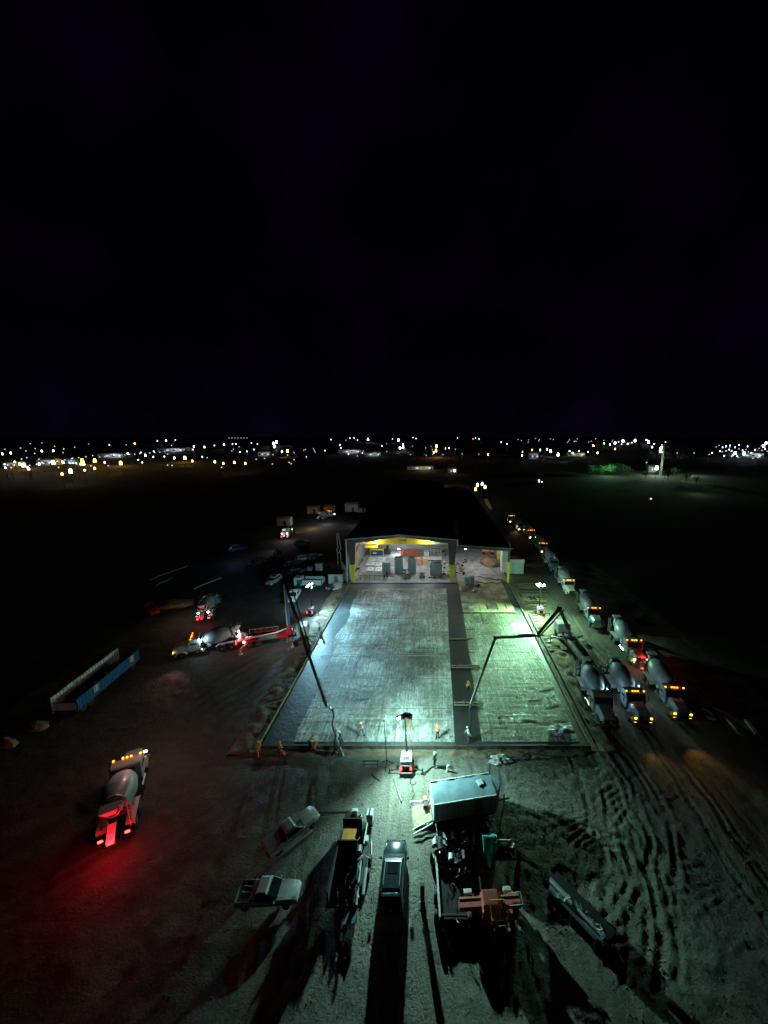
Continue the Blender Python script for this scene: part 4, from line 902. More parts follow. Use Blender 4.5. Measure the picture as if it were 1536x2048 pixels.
# extra real lamps on the trucks: headlamps and markers spill on the dirt
def spill(name, p, tgt, power, c, angle=70, size=.15): return light('SPOT', name, p, power, c, None, size, tgt, angle, .9)
spill('headlamp_beam', g(265, 1522, 1.3), g(330, 1395), 1100, (1, .42, .30), 100)
spill('headlamp_beam', g(358, 1312, 1.6), g(300, 1400, 0), 300, (1, .45, .4), 90)
spill('headlamp_beam', g(1372, 1462, 1.5), g(1480, 1600), 160, (1, .45, .08), 100)
spill('headlamp_beam', g(1292, 1472, 1.5), g(1350, 1560), 90, (1, .5, .08), 100)
spill('headlamp_beam', g(435, 1200, 1.2), g(520, 1150), 420, (1, .42, .3), 90)
spill('headlamp_beam', g(585, 1060, 1.6), g(640, 1050), 900, (1, .6, .3), 80)
spill('headlamp_beam', g(563, 1086, 2), g(540, 1105), 300, (.7, .9, 1), 90)
spill('headlamp_beam', g(1030, 1052, 1.5), g(1050, 1075), 500, (1, .6, .3), 90)

def pump(label, A, B, boom, lights_, body, boomm, group='truck mounted concrete pumps', hose_to=None):
    # A = rear of the truck, B = turret end
    A = Vector(A); B = Vector(B); d = B - A; L = d.length
    t = thing('pump_truck', label, 'pump truck', A, math.atan2(d.y, d.x)); w = 1.1
    obj('chassis', G().box((L * .5, 0, .85), (L * 1.05, .9, .35)), M_DARK, t)
    obj('deck', G().box((L * .42, 0, 1.15), (L * .75, 2.2, .16)), body, t)
    obj('side_box', G().box((L * .4, .95, 1.5), (L * .4, .5, .6)), body, t, bev=.04); obj('side_box', G().box((L * .45, -.95, 1.4), (L * .3, .5, .5)), M_STEEL, t, bev=.04)
    obj('hopper', G().hexa([(-.3, -.4, .6), (.4, -.4, .6), (.4, .4, .6), (-.3, .4, .6)], [(-.7, -.9, 1.4), (.6, -.9, 1.4), (.6, .9, 1.4), (-.7, .9, 1.4)]), body, t)
    obj('delivery_pipe', G().path([(0, -.6, 1.4), (L * .3, -.7, 1.7), (L * .6, -.6, 1.9), (L * .78, -.2, 2.2)], .11, 8), M_PIPE, t)
    obj('pump_cylinder', G().tube((.6, .3, 1.6), (L * .6, .3, 1.6), .16, n=10), M_CHROME, t); obj('pump_cylinder', G().tube((.6, -.2, 1.6), (L * .6, -.2, 1.6), .16, n=10), M_CHROME, t)
    obj('turret', G().lathe((L * .82, 0, 1.2), (L * .82, 0, 2.6), [(0, .7), (.4, .6), (.5, .4), (1, .35)], 16), body, t, smooth=True)
    obj('cab', G().rings([[Vector((x, y * 1.1, z)) for x, y in ((xa, -1), (xb, -1), (xb, 1), (xa, 1))] for z, xa, xb in ((.7, L * .95, L * .95 + 2.0), (1.7, L * .95, L * .95 + 2.05), (2.5, L * .95 + .05, L * .95 + 1.75))]), M_WHITE, t, bev=.1)
    obj('windshield', G().panel([(L * .95 + 2.1, -.95, 1.75), (L * .95 + 2.1, .95, 1.75), (L * .95 + 1.83, .9, 2.4), (L * .95 + 1.83, -.9, 2.4)], .04), M_GLASS, t)
    for x in (L * .08 + .5, L * .08 + 1.8, L * .98 + .8):
        for s in (-1, 1):
            o = obj('wheel', cached('pwheel', wheel_fn(.52, .34), M_BLACK, True), None, t, (x, s * .98, .52), (0, 0, s * PI / 2)); obj('rim', cached('prim', rim_fn(.52, .34), M_STEEL, True), None, o)
    for sx, x0 in ((1, L * .78), (-1, L * .12)):
        for s in (-1, 1):
            o = obj('outrigger', G().bar((x0, s * .9, .9), (x0 + sx * .9, s * 2.7, .85), .26), body, t); obj('foot', G().tube((x0 + sx * .9, s * 2.7, 0), (x0 + sx * .9, s * 2.7, .95), .09).box((x0 + sx * .9, s * 2.7, .05), (.6, .6, .1)), M_PIPE, o)
    for k, (x, y, z, m) in enumerate(lights_): obj('lamp', G().box((x, y, z), (.24, .24, .18)), m, t)
    for s in (-1, 1): obj('tail_light', G().box((-.72, s * .8, .95), (.06, .3, .14)), E_RED if body is M_RED else M_RED, t)
    for k in range(6): obj('handrail', G().bar((1 + k * L * .1, 1.2, 1.2), (1 + k * L * .1, 1.2, 2.1), .05), M_PIPE, t)
    obj('handrail_top', G().bar((1, 1.2, 2.1), (1 + L * .5, 1.2, 2.1), .05), M_PIPE, t)
    inv = Matrix.Rotation(-t.rotation_euler.z, 4, 'Z') @ Matrix.Translation(-A)
    pts = [inv @ p for p in boom]
    for k, (p, q) in enumerate(zip(pts, pts[1:])):
        w0, w1 = [(.55, .5), (.46, .38), (.34, .28), (.24, .2)][min(k, 3)]
        sec = obj('boom_section', G().bar(p, q, w0 * .6, w0 * 1.1, w1 * .6, w1 * .9), boomm[min(k, len(boomm) - 1)], t)
        dd = (q - p).normalized(); side = dd.cross(Vector((0, 0, 1))).normalized() * (w0 * .5)
        obj('boom_pipe', G().tube(p + side, q + side, .075, n=6), M_PIPE, sec)
        up = side.cross(dd).normalized() * (w0 * .8)
        obj('boom_ram', G().tube(p.lerp(q, .06) + up, p.lerp(q, .5) + up * .8, .08, n=6), M_CHROME, sec)
        if k == 1: obj('boom_tie', G().bar(p - side * 3.2, q - side * 1.5, .16), M_DARK, sec)
        gg = G()
        for i in range(7): gg.bar(p.lerp(q, i / 7) + up * .7, p.lerp(q, (i + .5) / 7) + side * 1.3, .04)
        obj('boom_bracing', gg, M_DARK, sec)
        obj('joint', G().tube(q - side * 1.2, q + side * 1.2, w1 * .62, n=12), M_DARK, sec)
    if hose_to is not None:
        h0 = pts[-1]; h1 = inv @ Vector(hose_to); n = 14
        hp = [h0.lerp(h1, k / n) + Vector((.12 * math.sin(k * .9), .1 * math.sin(k * .7), 0)) for k in range(n + 1)]
        obj('end_hose', G().path(hp, .085, 8), M_BLACK, t)
    return t
A = g(485, 1292); B = g(600, 1276); T = A.lerp(B, .82); E0 = g(672, 1502)
W = T.lerp(E0, 0)
bm = [Vector((T.x, T.y, 2.5)), inplane(571, 1166, T, E0), inplane(617, 1307, T, E0), inplane(654, 1411, T, E0), inplane(664, 1419, T, E0)]
pump('red boom pump truck left of the pour with its blue boom raised', A, B, bm,
     [(-.5, .9, 1.6, E_WORK), (-.4, -.9, 1.5, E_RED), (.5, -1.1, 1.2, E_HEAD)], M_RED, [M_BLUEB, M_DARK, M_STEEL], hose_to=E0)
light('POINT', 'pump_red_lamp', tuple(A + Vector((1.2, -1.5, 2.2))), 55, (1, .1, .15), None, .2)
light('POINT', 'pump_work_lamp', tuple(A.lerp(B, .7) + Vector((0, -2.6, 3))), 240, (.85, 1, .95), None, .2)
A = g(1188, 1352); B = g(1125, 1272); T = A.lerp(B, .82); E0 = g(941, 1478)
bm = [Vector((T.x, T.y, 2.5)), inplane(1119, 1217, T, E0), inplane(1074, 1271, T, E0), inplane(991, 1275, T, E0), inplane(941, 1411, T, E0)]
pump('white boom pump truck right of the pour with its dark boom unfolded', A, B, bm, [], M_STEEL, [M_DARK, M_DARK, M_DARK], hose_to=E0)

def loft_body(st, m, nm, par, bev=0):   # stations: y, half width, z bottom, z shoulder, z top, top half width
    rs = []
    for y, w, zb, zs, zt, wt in st:
        rs.append([Vector(p) for p in ((-w * .92, y, zb), (w * .92, y, zb), (w, y, (zb + zs) / 2), (w * .97, y, zs), (wt, y, zt), (0, y, zt + .02), (-wt, y, zt), (-w * .97, y, zs), (-w, y, (zb + zs) / 2))])
    return obj(nm, G().rings(rs), m, par, smooth=True, bev=bev)
def car(label, rear, front, m, kind='suv', S=1.0, lit=None, mat_glass=M_GLASS, cat=None, group=None, load=None):
    rear = Vector(rear); front = Vector(front); d = front - rear
    t = thing({'suv': 'parked_car', 'pickup': 'pickup_truck'}[kind], label, cat or {'suv': 'car', 'pickup': 'pickup'}[kind], (rear + front) / 2, math.atan2(d.y, d.x) - PI / 2, group); t.scale = (S,) * 3
    if kind == 'suv':
        loft_body([(-2.42, .72, .45, .8, .95, .6), (-2.35, .9, .35, .9, 1.02, .8), (-1.6, .95, .3, .95, 1.02, .86), (0, .96, .3, .95, 1.0, .86), (1.1, .95, .3, .92, 1.0, .84), (1.5, .94, .3, .88, .98, .8), (2.1, .9, .32, .78, .86, .7), (2.38, .78, .38, .68, .74, .55), (2.45, .6, .45, .6, .64, .4)], m, 'body', t)
        c = obj('cabin', G().rings([[Vector(p) for p in ((-w, y0, z), (w, y0, z), (w, y1, z), (-w, y1, z))] for z, w, y0, y1 in ((1.0, .84, -2.3, 1.15), (1.45, .74, -2.0, .55), (1.6, .68, -1.8, .25), (1.64, .6, -1.65, .1))]), m, t, bev=.06)
        obj('windshield', G().panel([(-.78, 1.12, 1.04), (.78, 1.12, 1.04), (.68, .56, 1.46), (-.68, .56, 1.46)], .03), mat_glass, t)
        obj('rear_window', G().panel([(.72, -2.28, 1.08), (-.72, -2.28, 1.08), (-.66, -2.02, 1.45), (.66, -2.02, 1.45)], .05), mat_glass, t)
        obj('roof_glass', G().box((0, -.3, 1.652), (.8, .8, .012)), mat_glass, t)
        for s in (-1, 1):
            obj('side_window', G().panel([(s * .83, -1.9, 1.08), (s * .83, .95, 1.08), (s * .76, .5, 1.42), (s * .76, -1.75, 1.42)], .03), mat_glass, t)
            obj('roof_rail', G().bar((s * .6, -1.5, 1.7), (s * .6, .1, 1.7), .05), M_STEEL, t)
    else:
        loft_body([(.35, .96, .45, 1.0, 1.12, .88), (1.0, .97, .45, 1.0, 1.12, .88), (1.9, .95, .45, 1.0, 1.1, .84), (2.5, .9, .45, .92, 1.0, .76), (2.75, .76, .5, .82, .9, .6)], m, 'hood', t)
        obj('cabin', G().rings([[Vector(p) for p in ((-w, y0, z), (w, y0, z), (w, y1, z), (-w, y1, z))] for z, w, y0, y1 in ((.45, .96, -1.2, .5), (1.1, .96, -1.2, .9), (1.65, .82, -1.0, .1), (1.78, .7, -.85, -.1))]), m, t, bev=.07)
        obj('windshield', G().panel([(-.85, .92, 1.14), (.85, .92, 1.14), (.74, .16, 1.66), (-.74, .16, 1.66)], .03), mat_glass, t)
        obj('rear_window', G().panel([(.75, -1.22, 1.2), (-.75, -1.22, 1.2), (-.7, -1.06, 1.58), (.7, -1.06, 1.58)], .03), mat_glass, t)
        bed = G().box((0, -2.0, .62), (1.7, 1.7, .1)).box((-.92, -2.0, .82), (.1, 1.8, .6)).box((.92, -2.0, .82), (.1, 1.8, .6)).box((0, -2.86, .82), (1.9, .08, .6)).box((0, -1.16, .82), (1.9, .08, .6))
        obj('bed', bed, m, t)
        for s in (-1, 1): obj('side_window', G().panel([(s * .965, -1.0, 1.16), (s * .965, .6, 1.16), (s * .86, .0, 1.6), (s * .86, -.9, 1.6)], .03), mat_glass, t)
        if load == 'cover': obj('bed_cover', G().box((0, -2.0, 1.14), (1.86, 1.76, .06)), M_WPANEL, t, bev=.02)
    yb = (2.44, -2.4) if kind == 'suv' else (2.72, -2.92)
    ya = (1.5, -1.5) if kind == 'suv' else (1.75, -2.0)
    for s in (-1, 1):
        obj('headlight', G().box((s * .62, yb[0] - .1, .68), (.32, .2, .16)), M_CHROME if not lit else lit, t, bev=.03)
        obj('tail_light', G().box((s * .78, yb[1], .82), (.2, .08, .22)), M_RED, t)
        obj('mirror', G().box((s * 1.07, .75, 1.12), (.2, .14, .16)), m, t, bev=.03)
        for y in ya: add_wheel(t, s * .84, y, .36, .24)
    obj('bumper', G().box((0, yb[0], .48), (1.5, .14, .2)), M_DARK, t, bev=.03); obj('bumper', G().box((0, yb[1], .5), (1.6, .12, .22)), M_DARK, t, bev=.03)
    obj('number_plate', G().box((0, yb[1] - .07, .72), (.4, .02, .2)), M_WHITE, t)
    return t
car('dark blue green estate car seen from above, nose toward the light tower', g(782, 1822, .3), g(792, 1706, .3), M_CARG, S=1.0)
car('white pickup parked nose to the light, beside a long pale strip', g(556, 1694, .5), g(616, 1646, .5), M_WHITE, 'pickup', S=.8, load='cover', group='white pickups at the lower left')
car('white pickup with open loaded bed, nearer the bottom of the yard', g(492, 1800, .4), g(590, 1796, .4), M_WHITE, 'pickup', S=.78, group='white pickups at the lower left')
t = thing('bed_load', 'bundle of pale sticks in the bed of the lower white pickup', 'load', tuple(g(508, 1795, .4) + Vector((0, 0, .6))))
for k in range(9): obj('stick', G().tube((-.7, -.5 + k * .13, .1 + .06 * (k % 3)), (.7, -.48 + k * .13, .12 + .05 * (k % 2)), .05), random.choice([M_PIPE, M_WOOD]), t)
o = obj('light_strip', G().box((0, 0, .35), (5.4, .5, .3)), M_PIPE, None, tuple((g(618, 1672) + g(502, 1762)) / 2), (0, 0, math.atan2(*(g(618, 1672) - g(502, 1762)).yx)), bev=.03); tag(o, 'long pale strip standing in for light between the two white pickups', 'beam')  # solid strip put in for a streak of light on the ground
for i, (pa, pb, m, lb) in enumerate((((575, 1136), (597, 1128), M_DRUMD, 'grey car parked left of the work truck, the farther one'), ((582, 1152), (606, 1144), M_DRUMD, 'grey car parked left of the work truck, the nearer one'),
        ((556, 1160), (538, 1172), M_WHITE, 'white estate car with dim headlamps alone on the dark left yard'), ((592, 1190), (582, 1208), M_WHITE, 'white open pickup standing behind the raised pump boom'),
        ((553, 1108), (563, 1118), M_STEEL, 'pale car in the light pool below the far reversing mixer'))):
    car(lb, g(*pa), g(*pb), m, 'pickup' if i == 3 else 'suv', group='cars parked on the left yard')
car('blue car parked far off on the dark left yard', g(455, 1104), g(498, 1098), M_BLUE, 'suv', S=1.1)
car('red car half lit at the left edge of the yard', g(284, 1214), g(318, 1236), M_RED, 'pickup', S=1.0)

# ------------------------------------------------------------------ near equipment
# enclosed trailer with vee nose and folded ramp
a = g(868, 1655); b = g(1000, 1632)
ang = math.atan2(b.y - a.y, b.x - a.x)
t = thing('cargo_trailer', 'pale enclosed cargo trailer with vee nose beside the front light tower', 'trailer', (a.x, a.y, 0), ang)
LT = 5.7; Wd = 2.3; Hh = 2.35
foot = [(0, 0), (LT, 0), (LT + .75, Wd / 2), (LT, Wd), (0, Wd)]
gg = G(); gg._add([(x, y, .45) for x, y in foot] + [(x, y, Hh) for x, y in foot], [(0, 1, 6, 5), (1, 2, 7, 6), (2, 3, 8, 7), (3, 4, 9, 8), (4, 0, 5, 9), (4, 3, 2, 1, 0)])
obj('box', gg, M_WPANEL, t, bev=.02)
n_ = 10; gg = G()
vs = []; 
for i in range(n_ + 1):
    for j in range(6):
        x = LT * i / n_; y = Wd * j / 5; vs.append((x, y, Hh + .03 + .05 * math.sin(i * 2.1) * math.sin(j * .9) + .07 * math.sin(PI * j / 5)))
gg._add(vs, [(i * 6 + j, (i + 1) * 6 + j, (i + 1) * 6 + j + 1, i * 6 + j + 1) for i in range(n_) for j in range(5)])
gg._add([(LT, 0, Hh + .03), (LT + .75, Wd / 2, Hh + .05), (LT, Wd, Hh + .03), (LT, Wd / 2, Hh + .1)], [(0, 1, 3), (1, 2, 3)])
obj('roof', gg, M_TARP, t, smooth=True)
for p, q in (((0, 0), (LT, 0)), ((0, Wd), (LT, Wd)), ((0, 0), (0, Wd))): obj('roof_edge', G().bar((p[0], p[1], Hh + .04), (q[0], q[1], Hh + .04), .09), M_WHITE, t)
obj('roof_hatch', G().box((LT * .8, Wd * .6, Hh + .14), (.55, .6, .1), R(12)), M_WPANEL, t, bev=.02)
obj('shadow_fill', G().box((LT / 2, Wd / 2, .3), (LT - .3, Wd - .3, .3)), M_BLACK, t)  # black fill added so the trailer's shadow meets the ground
obj('side_door', G().box((LT * .72, -.03, 1.4), (.75, .05, 1.7)), M_STEEL, t)
obj('hitch', G().bar((LT + .2, Wd * .5, .45), (LT + 1.7, Wd * .5, .45), .12), M_DARK, t); obj('jack', G().tube((LT + 1.2, Wd * .5, 0), (LT + 1.2, Wd * .5, 1.0), .06), M_DARK, t)
for x in (2.2, 3.1):
    for s in (-.02, Wd + .02): obj('wheel', G().tube((x, s - .1, .35), (x, s + .1, .35), .35, n=16), M_BLACK, t)
obj('ramp', G().panel([(-.05, .15, .4), (-.05, Wd - .15, .4), (-1.75, Wd - .15, .08), (-1.75, .15, .08)], .06), M_WOOD, t)
for k, (y0, y1) in enumerate(((.0, -.5), (.35, -.1), (Wd - .1, Wd + .2))): obj('ramp_rail', G().bar((-.1, y0, .5), (-1.9, y1, .3), .08), M_PIPE, t)
obj('roof_pole', G().bar((LT + .1, Wd + .02, 1.8), (LT + .1, Wd + .02, 3.4), .09), M_DARK, t)
clutter('door_gear', 'hoses and fittings in the open rear door of the cargo trailer', 'gear', 856, 1612, 9, .35, .5, [M_RUST, M_DARK, M_PIPE], .6, .3, .8)

# equipment trailer left of the dark car
def wheel_pair(t, x, y0, y1, r=.38, w=.25):
    for y in (y0, y1): add_wheel(t, x, y, r, w)
a = g(728, 1652); b = g(733, 1850)
t = thing('equipment_trailer', 'dark equipment trailer with an orange box, left of the dark car', 'trailer', tuple((g(684, 1735) + g(728, 1735)) / 2), R(0))
obj('deck', G().box((0, .0, .7), (2.3, 6.2, .16)), M_DARK, t)
for s in (-1, 1):
    obj('side_rail', G().bar((s * 1.2, -3.4, .85), (s * 1.2, 3.2, .85), .1), M_DARK, t)
    for y in (-.8, .2): add_wheel(t, s * 1.35, y, .38, .25)
obj('engine_box', G().box((-.75, 2.7, 1.3), (.9, .7, 1.0)), M_DARK, t, bev=.04); obj('white_canister', G().box((-.35, 2.9, 1.9), (.5, .35, .7)), M_WHITE, t, bev=.06)
obj('orange_box', G().box((-.45, 1.2, 1.5), (.95, 1.2, .9)), M_ORANGE, t, bev=.03); obj('orange_lid', G().box((-.45, 1.2, 1.98), (1.05, 1.3, .06)), M_ORANGE, t)
obj('generator', G().box((.95, 2.9, 1.5), (.55, .7, 1.1)), M_WPANEL, t, bev=.05); obj('louvre', G().box((.95, 2.9, 2.08), (.1, .6, .05)), M_DARK, t)
obj('tall_frame', G().box((-.4, .3, 1.55), (1.6, .1, 1.6)), M_BLACK, t)
obj('tall_frame', G().box((-.4, 2.15, 1.5), (1.6, .1, 1.5)), M_BLACK, t)
obj('back_rack', G().box((-1.1, -1.0, 1.5), (.12, 4.4, 1.5)), M_BLACK, t)
obj('pole', G().tube((.85, 2.5, 1.8), (.85, .4, 1.8), .06), M_PIPE, t); obj('pole', G().tube((.75, -.3, 1.3), (.95, -3.3, 1.2), .07), M_PIPE, t)
obj('tank', G().tube((.55, .35, 1.6), (.55, -.15, 1.6), .25, n=12), M_STEEL, t); obj('small_box', G().box((.95, .9, 1.5), (.35, .5, .5)), M_WPANEL, t, bev=.03)
pan = obj('ribbed_panel', G().panel([(.7, -.3, 1.35), (-.5, -1.9, 1.1), (.7, -1.9, 1.1)], .06), M_TARP, t)
for k in range(7): obj('rib', G().bar((.6 - k * .15, -.5 - k * .19, 1.36 - .02 * k), (.6 - k * .15, -1.85, 1.16), .05), M_STEEL, pan)
obj('side_pipe', G().tube((1.25, -.9, 1.2), (1.3, -2.6, 1.1), .12, n=8), M_PIPE, t)
obj('mudguard', G().panel([(.9, -2.6, .9), (.1, -4.1, .7), (1.1, -4.0, .7)], .05), M_TARP, t)
obj('hitch', G().bar((0, -3.2, .6), (0.2, -4.9, .5), .16), M_DARK, t)
o = obj('steel_rod', G().path([g(740, 1662, .1), g(743, 1690, .1), g(743, 1716, .1)], .05), M_PIPE); tag(o, 'thin steel rod lying right of the equipment trailer', 'rod')

t = thing('clamp_post', 'dark post with a pale clamp standing right of the dark car', 'post', tuple(g(845, 1812)))
obj('post', G().bar((0, 0, 0), (0, .1, 1.9), .3, .25), M_DARK, t); obj('clamp', G().bar((-.22, -.1, .5), (0, -.1, .65), .08).bar((.22, -.1, .5), (0, -.1, .65), .08), M_PIPE, t); obj('foot', G().box((0, 0, .05), (.6, .6, .1)), M_DARK, t)
# cluster of machines behind the cargo trailer
def engine(label, px, py, w, d, h, mats_, wheels=True, n=9):
    p = g(px, py); t = thing('concrete_machine', label, 'machine', (p.x, p.y, 0))
    obj('frame', G().box((0, 0, .5), (w, d, .16)), M_DARK, t); obj('engine', G().box((-w * .1, d * .05, .9), (w * .5, d * .5, .7)), M_DARK, t, bev=.06)
    obj('air_cleaner', G().tube((-w * .35, -.1, h * .8), (-w * .35, .35, h * .8), .2, n=12), M_WHITE, t); obj('radiator', G().box((w * .3, d * .2, h * .6), (.2, d * .5, h * .6)), M_STEEL, t)
    obj('exhaust', G().path([(0, 0, h * .6), (.1, .1, h), (.3, .1, h * 1.1)], .07, 8), M_CHROME, t)
    for k in range(n):
        a = random.uniform(-w / 2, w / 2), random.uniform(-d / 2, d / 2)
        pts = [(a[0], a[1], .6)]
        for j in range(3): pts.append((pts[-1][0] + random.uniform(-.35, .35), pts[-1][1] + random.uniform(-.35, .35), min(h, pts[-1][2] + random.uniform(-.1, .4))))
        obj('pipe', G().path(pts, random.choice((.035, .05, .07)), 6), random.choice(mats_), t)
    if wheels:
        for s in (-1, 1): add_wheel(t, s * (w / 2 + .1), -d * .2, .4, .25)
    return t
engine('silver engine on a frame nearest the edge of the lit ground', 880, 1712, 1.2, 2.0, 1.5, [M_CHROME, M_STEEL, M_WHITE], n=14)
engine('black machine with a white air cleaner just below the cargo trailer', 920, 1700, 1.6, 1.1, 1.6, [M_CHROME, M_STEEL, M_WPANEL], n=10)
engine('black machine with pale cylinder ends, lower of the middle pair', 915, 1742, 1.5, 1.3, 1.5, [M_CHROME, M_STEEL, M_PIPE], n=10)
engine('low machine with a pale bar on top, right of the cyan hoses', 1012, 1712, 1.8, 1.3, 1.2, [M_BLUEB, M_DARK], n=4)
a = g(995, 1692, 1.5); o = obj('pale_bar', G().tube(g(994, 1681, 1.4), g(1022, 1681, 1.4), .07), M_PIPE); tag(o, 'short pale bar lying above the low machine by the cyan hoses', 'bar')
t = thing('hose_bundle', 'bundle of bright cyan hoses draped over a dark frame', 'hoses', tuple(g(978, 1716)))
obj('stand', G().box((.1, .5, .8), (.9, .3, 1.6)), M_DARK, t)
for k in range(9):
    x = -.45 + k * .12; pts = [(x, .45, 1.7), (x - .05, .3, 1.8), (x * .9 - .1, .05, 1.65), (x * .8 - .12, -.35, 1.2), (x * .7 - .05 + .1 * math.sin(k), -.75 - .12 * (k % 3), .35)]
    obj('hose', G().path(pts, .035, 6), M_TEAL, t, smooth=True)
pts = [(.28 * math.cos(a_) + .35, .25 + .28 * math.sin(a_), 1.8 - .05 * a_) for a_ in [k * .5 for k in range(20)]]
obj('coil', G().path(pts, .04, 6), M_TEAL, t, smooth=True)
# red oxide screed machine
a = g(918, 1815, 1); b = g(1040, 1805, 1); c = (a + b) / 2
t = thing('screed_machine', 'red oxide screed machine with a long beam and wire cage', 'machine', (c.x, c.y, 0), R(3))
L = (b - a).length
obj('main_beam', G().box((0, 0, 1.1), (L, .5, .4)), M_RUST, t, bev=.02); obj('beam_flange', G().box((0, .3, 1.32), (L * .98, .12, .06)), M_RUSTO, t)
obj('body', G().hexa([(-.9, -.9, .5), (1.2, -.9, .5), (1.2, .6, .5), (-.9, .6, .5)], [(-.5, -.4, 1.6), (.6, -.4, 1.6), (.6, .5, 1.7), (-.5, .5, 1.7)]), M_RUST, t, bev=.04)
cg = obj('cage', G().bar((-.1, -.3, 1.9), (.9, -.3, 1.9), .05).bar((-.1, -1.3, 1.6), (.9, -1.3, 1.6), .05).bar((-.1, -.3, 1.9), (-.1, -1.3, 1.6), .05).bar((.9, -.3, 1.9), (.9, -1.3, 1.6), .05).bar((.5, -.3, 1.9), (.5, -1.3, 1.6), .05), M_YEL, t)
for k in range(6): obj('cage_bar', G().bar((-.02 + .15 * k, -.32, 1.86), (-.02 + .15 * k, -1.28, 1.57), .03), M_RUSTO, cg)
for x, y in ((-.1, -1.3), (.9, -1.3), (-.1, -.3), (.9, -.3)): obj('cage_post', G().bar((x, y, .4), (x, y, 1.75), .05), M_RUSTO, t)
obj('end_frame', G().bar((L * .3, -.35, 1.35), (L * .52, -.35, 1.4), .06).bar((L * .3, .3, 1.45), (L * .52, .35, 1.5), .06).bar((L * .52, -.35, 1.4), (L * .52, .35, 1.5), .06), M_PIPE, t)
for k in range(3): obj('motor', G().tube((L * .25 + .2 * k, -.6, .9), (L * .25 + .2 * k, -.9, .9), .14, n=10), M_WPANEL, t)
for s in (-1, 1):
    for y in (-.7, .85): add_wheel(t, s * L * .33, y, .42, .3)
    obj('axle', G().box((s * L * .33, .1, .6), (.3, 1.6, .2)), M_RUST, t)
    obj('valve_block', G().box((s * L * .33, .9, 1.0), (.6, .3, .2)), M_WPANEL, t, bev=.03)
# low trailer with rails holding the machines
a = g(868, 1700); b = g(893, 1858)
t = thing('low_trailer', 'dark low trailer edge running down past the screed machine', 'trailer', (0, 0, 0))
v0 = g(872, 1728); v1 = g(880, 1850)
t.location = (v0.x, v1.y, 0); ofs = Vector((v0.x, v1.y, 0))
obj('side_rail', G().bar(v0 - ofs + Vector((0, 0, .7)), v1 - ofs + Vector((0, 0, .7)), .14), M_PIPE, t)
obj('shadow_box', G().box((1.8, 2.5, .3), (3.2, 5.2, .3)), M_SHADE, t, bev=.05)  # black box added to fill out the shadow under the machines
obj('crossmember', G().bar((0, .2, .6), (3.4, .2, .6), .14), M_BLACK, t); obj('far_rail', G().bar((3.4, 0, .6), (3.3, 2.6, .6), .14), M_BLACK, t)
for y in (.2, 1.4): add_wheel(t, -.05, y, .4, .26)
# screed beams at lower right
t = thing('beam_stack', 'stack of pale screed beams on trestles at the lower right', 'beams', tuple((g(1112, 1800) + g(1188, 1882)) / 2), math.atan2(*(g(1112, 1800) - g(1188, 1882)).yx))
for k in range(4): obj('beam', G().box((0, -.3 + .25 * k, .9 + .16 * (k % 2)), (4.6 - .3 * k, .14, .16)), [M_TARP, M_PIPE, M_TARP, M_STEEL][k], t)
for s in (-1, 0, 1): obj('trestle', G().box((s * 1.8, .05, .42), (.16, 1.1, .84)), M_DARK, t)
obj('shadow_block', G().box((0, -.9, .4), (4.7, .7, .6)), M_SHADE, t)  # black block kept beside the beams for the shadow it casts
# bits on the ground
o = obj('tarp_bundle', G().blob((0, 0, .15), (1.0, .55, .35), 12, .7, 10, flat=0), M_PLASTIC, None, tuple(g(1000, 1522))); tag(o, 'crumpled white plastic sheet before the front edge boards', 'plastic sheet')
o = obj('tarp_bundle', G().blob((0, 0, .1), (1.2, .7, .3), 33, .8, 10, flat=0), M_PLASTIC, None, tuple(g(1118, 1462, .08))); tag(o, 'crumpled white plastic in the right front corner of the side slab', 'plastic sheet')
for i, (pa, pb, r, m, lb) in enumerate((((787, 1558), (803, 1603), .05, M_DARK, 'thin dark rod lying below the front light tower'), ((845, 1549), (866, 1532), .045, M_DARK, 'thin rod lying between the light tower and the lime vested worker'),
        ((742, 1548), (760, 1562), .04, M_DARK, 'short dark rod left of the tripod mast'), ((626, 1626), (700, 1622), .05, M_WOODD, 'dark stick lying right of the white pickup nose'))):
    o = obj('rod', G().bar(g(*pa, .07), g(*pb, .07), r * 2), m); tag(o, lb, 'rod')
pts = [g(822, 1558, .05), g(820, 1566, .05), g(826, 1570, .05), g(832, 1567, .05), g(831, 1563, .05)]
o = obj('hook_cable', G().path(pts, .05), M_BLACK); tag(o, 'black hooked cable end lying under the front light tower', 'cable')
p = g(894, 1545); o = obj('white_post', G().tube((0, 0, 0), (.1, .1, .8), .12), M_WHITE, None, tuple(p)); tag(o, 'short white post right of the lime vested worker', 'post')
t = thing('tripod_mast', 'thin dark mast on a tripod left of the front light tower', 'mast', tuple(g(774, 1532)))
top = inplane(768, 1441, (-40, t.location.y), (40, t.location.y)) - t.location
obj('mast', G().tube((0, 0, .3), top, .05, .03), M_DARK, t)
for k in range(3): obj('leg', G().bar((0, 0, .7), (.75 * math.cos(k * 2.1 + .4), .75 * math.sin(k * 2.1 + .4), .03), .07), M_DARK, t)
obj('receiver', G().box(tuple(top), (.16, .12, .2)), M_YEL, t)
o = obj('red_pole', G().path([g(822, 1438, .12), g(820, 1465, .12), g(818, 1478, .12), g(821, 1489, .12)], .05), M_RUST); tag(o, 'rusty red pole lying on the slab right of the lamp heads', 'pole')
t = thing('saw_horse', 'small dark frame standing by the front boards left of the mast', 'trestle', tuple(g(742, 1535)))
for x in (-.7, .7):
    obj('leg', G().bar((x, 0, 0), (x, .05, .8), .07), M_DARK, t)
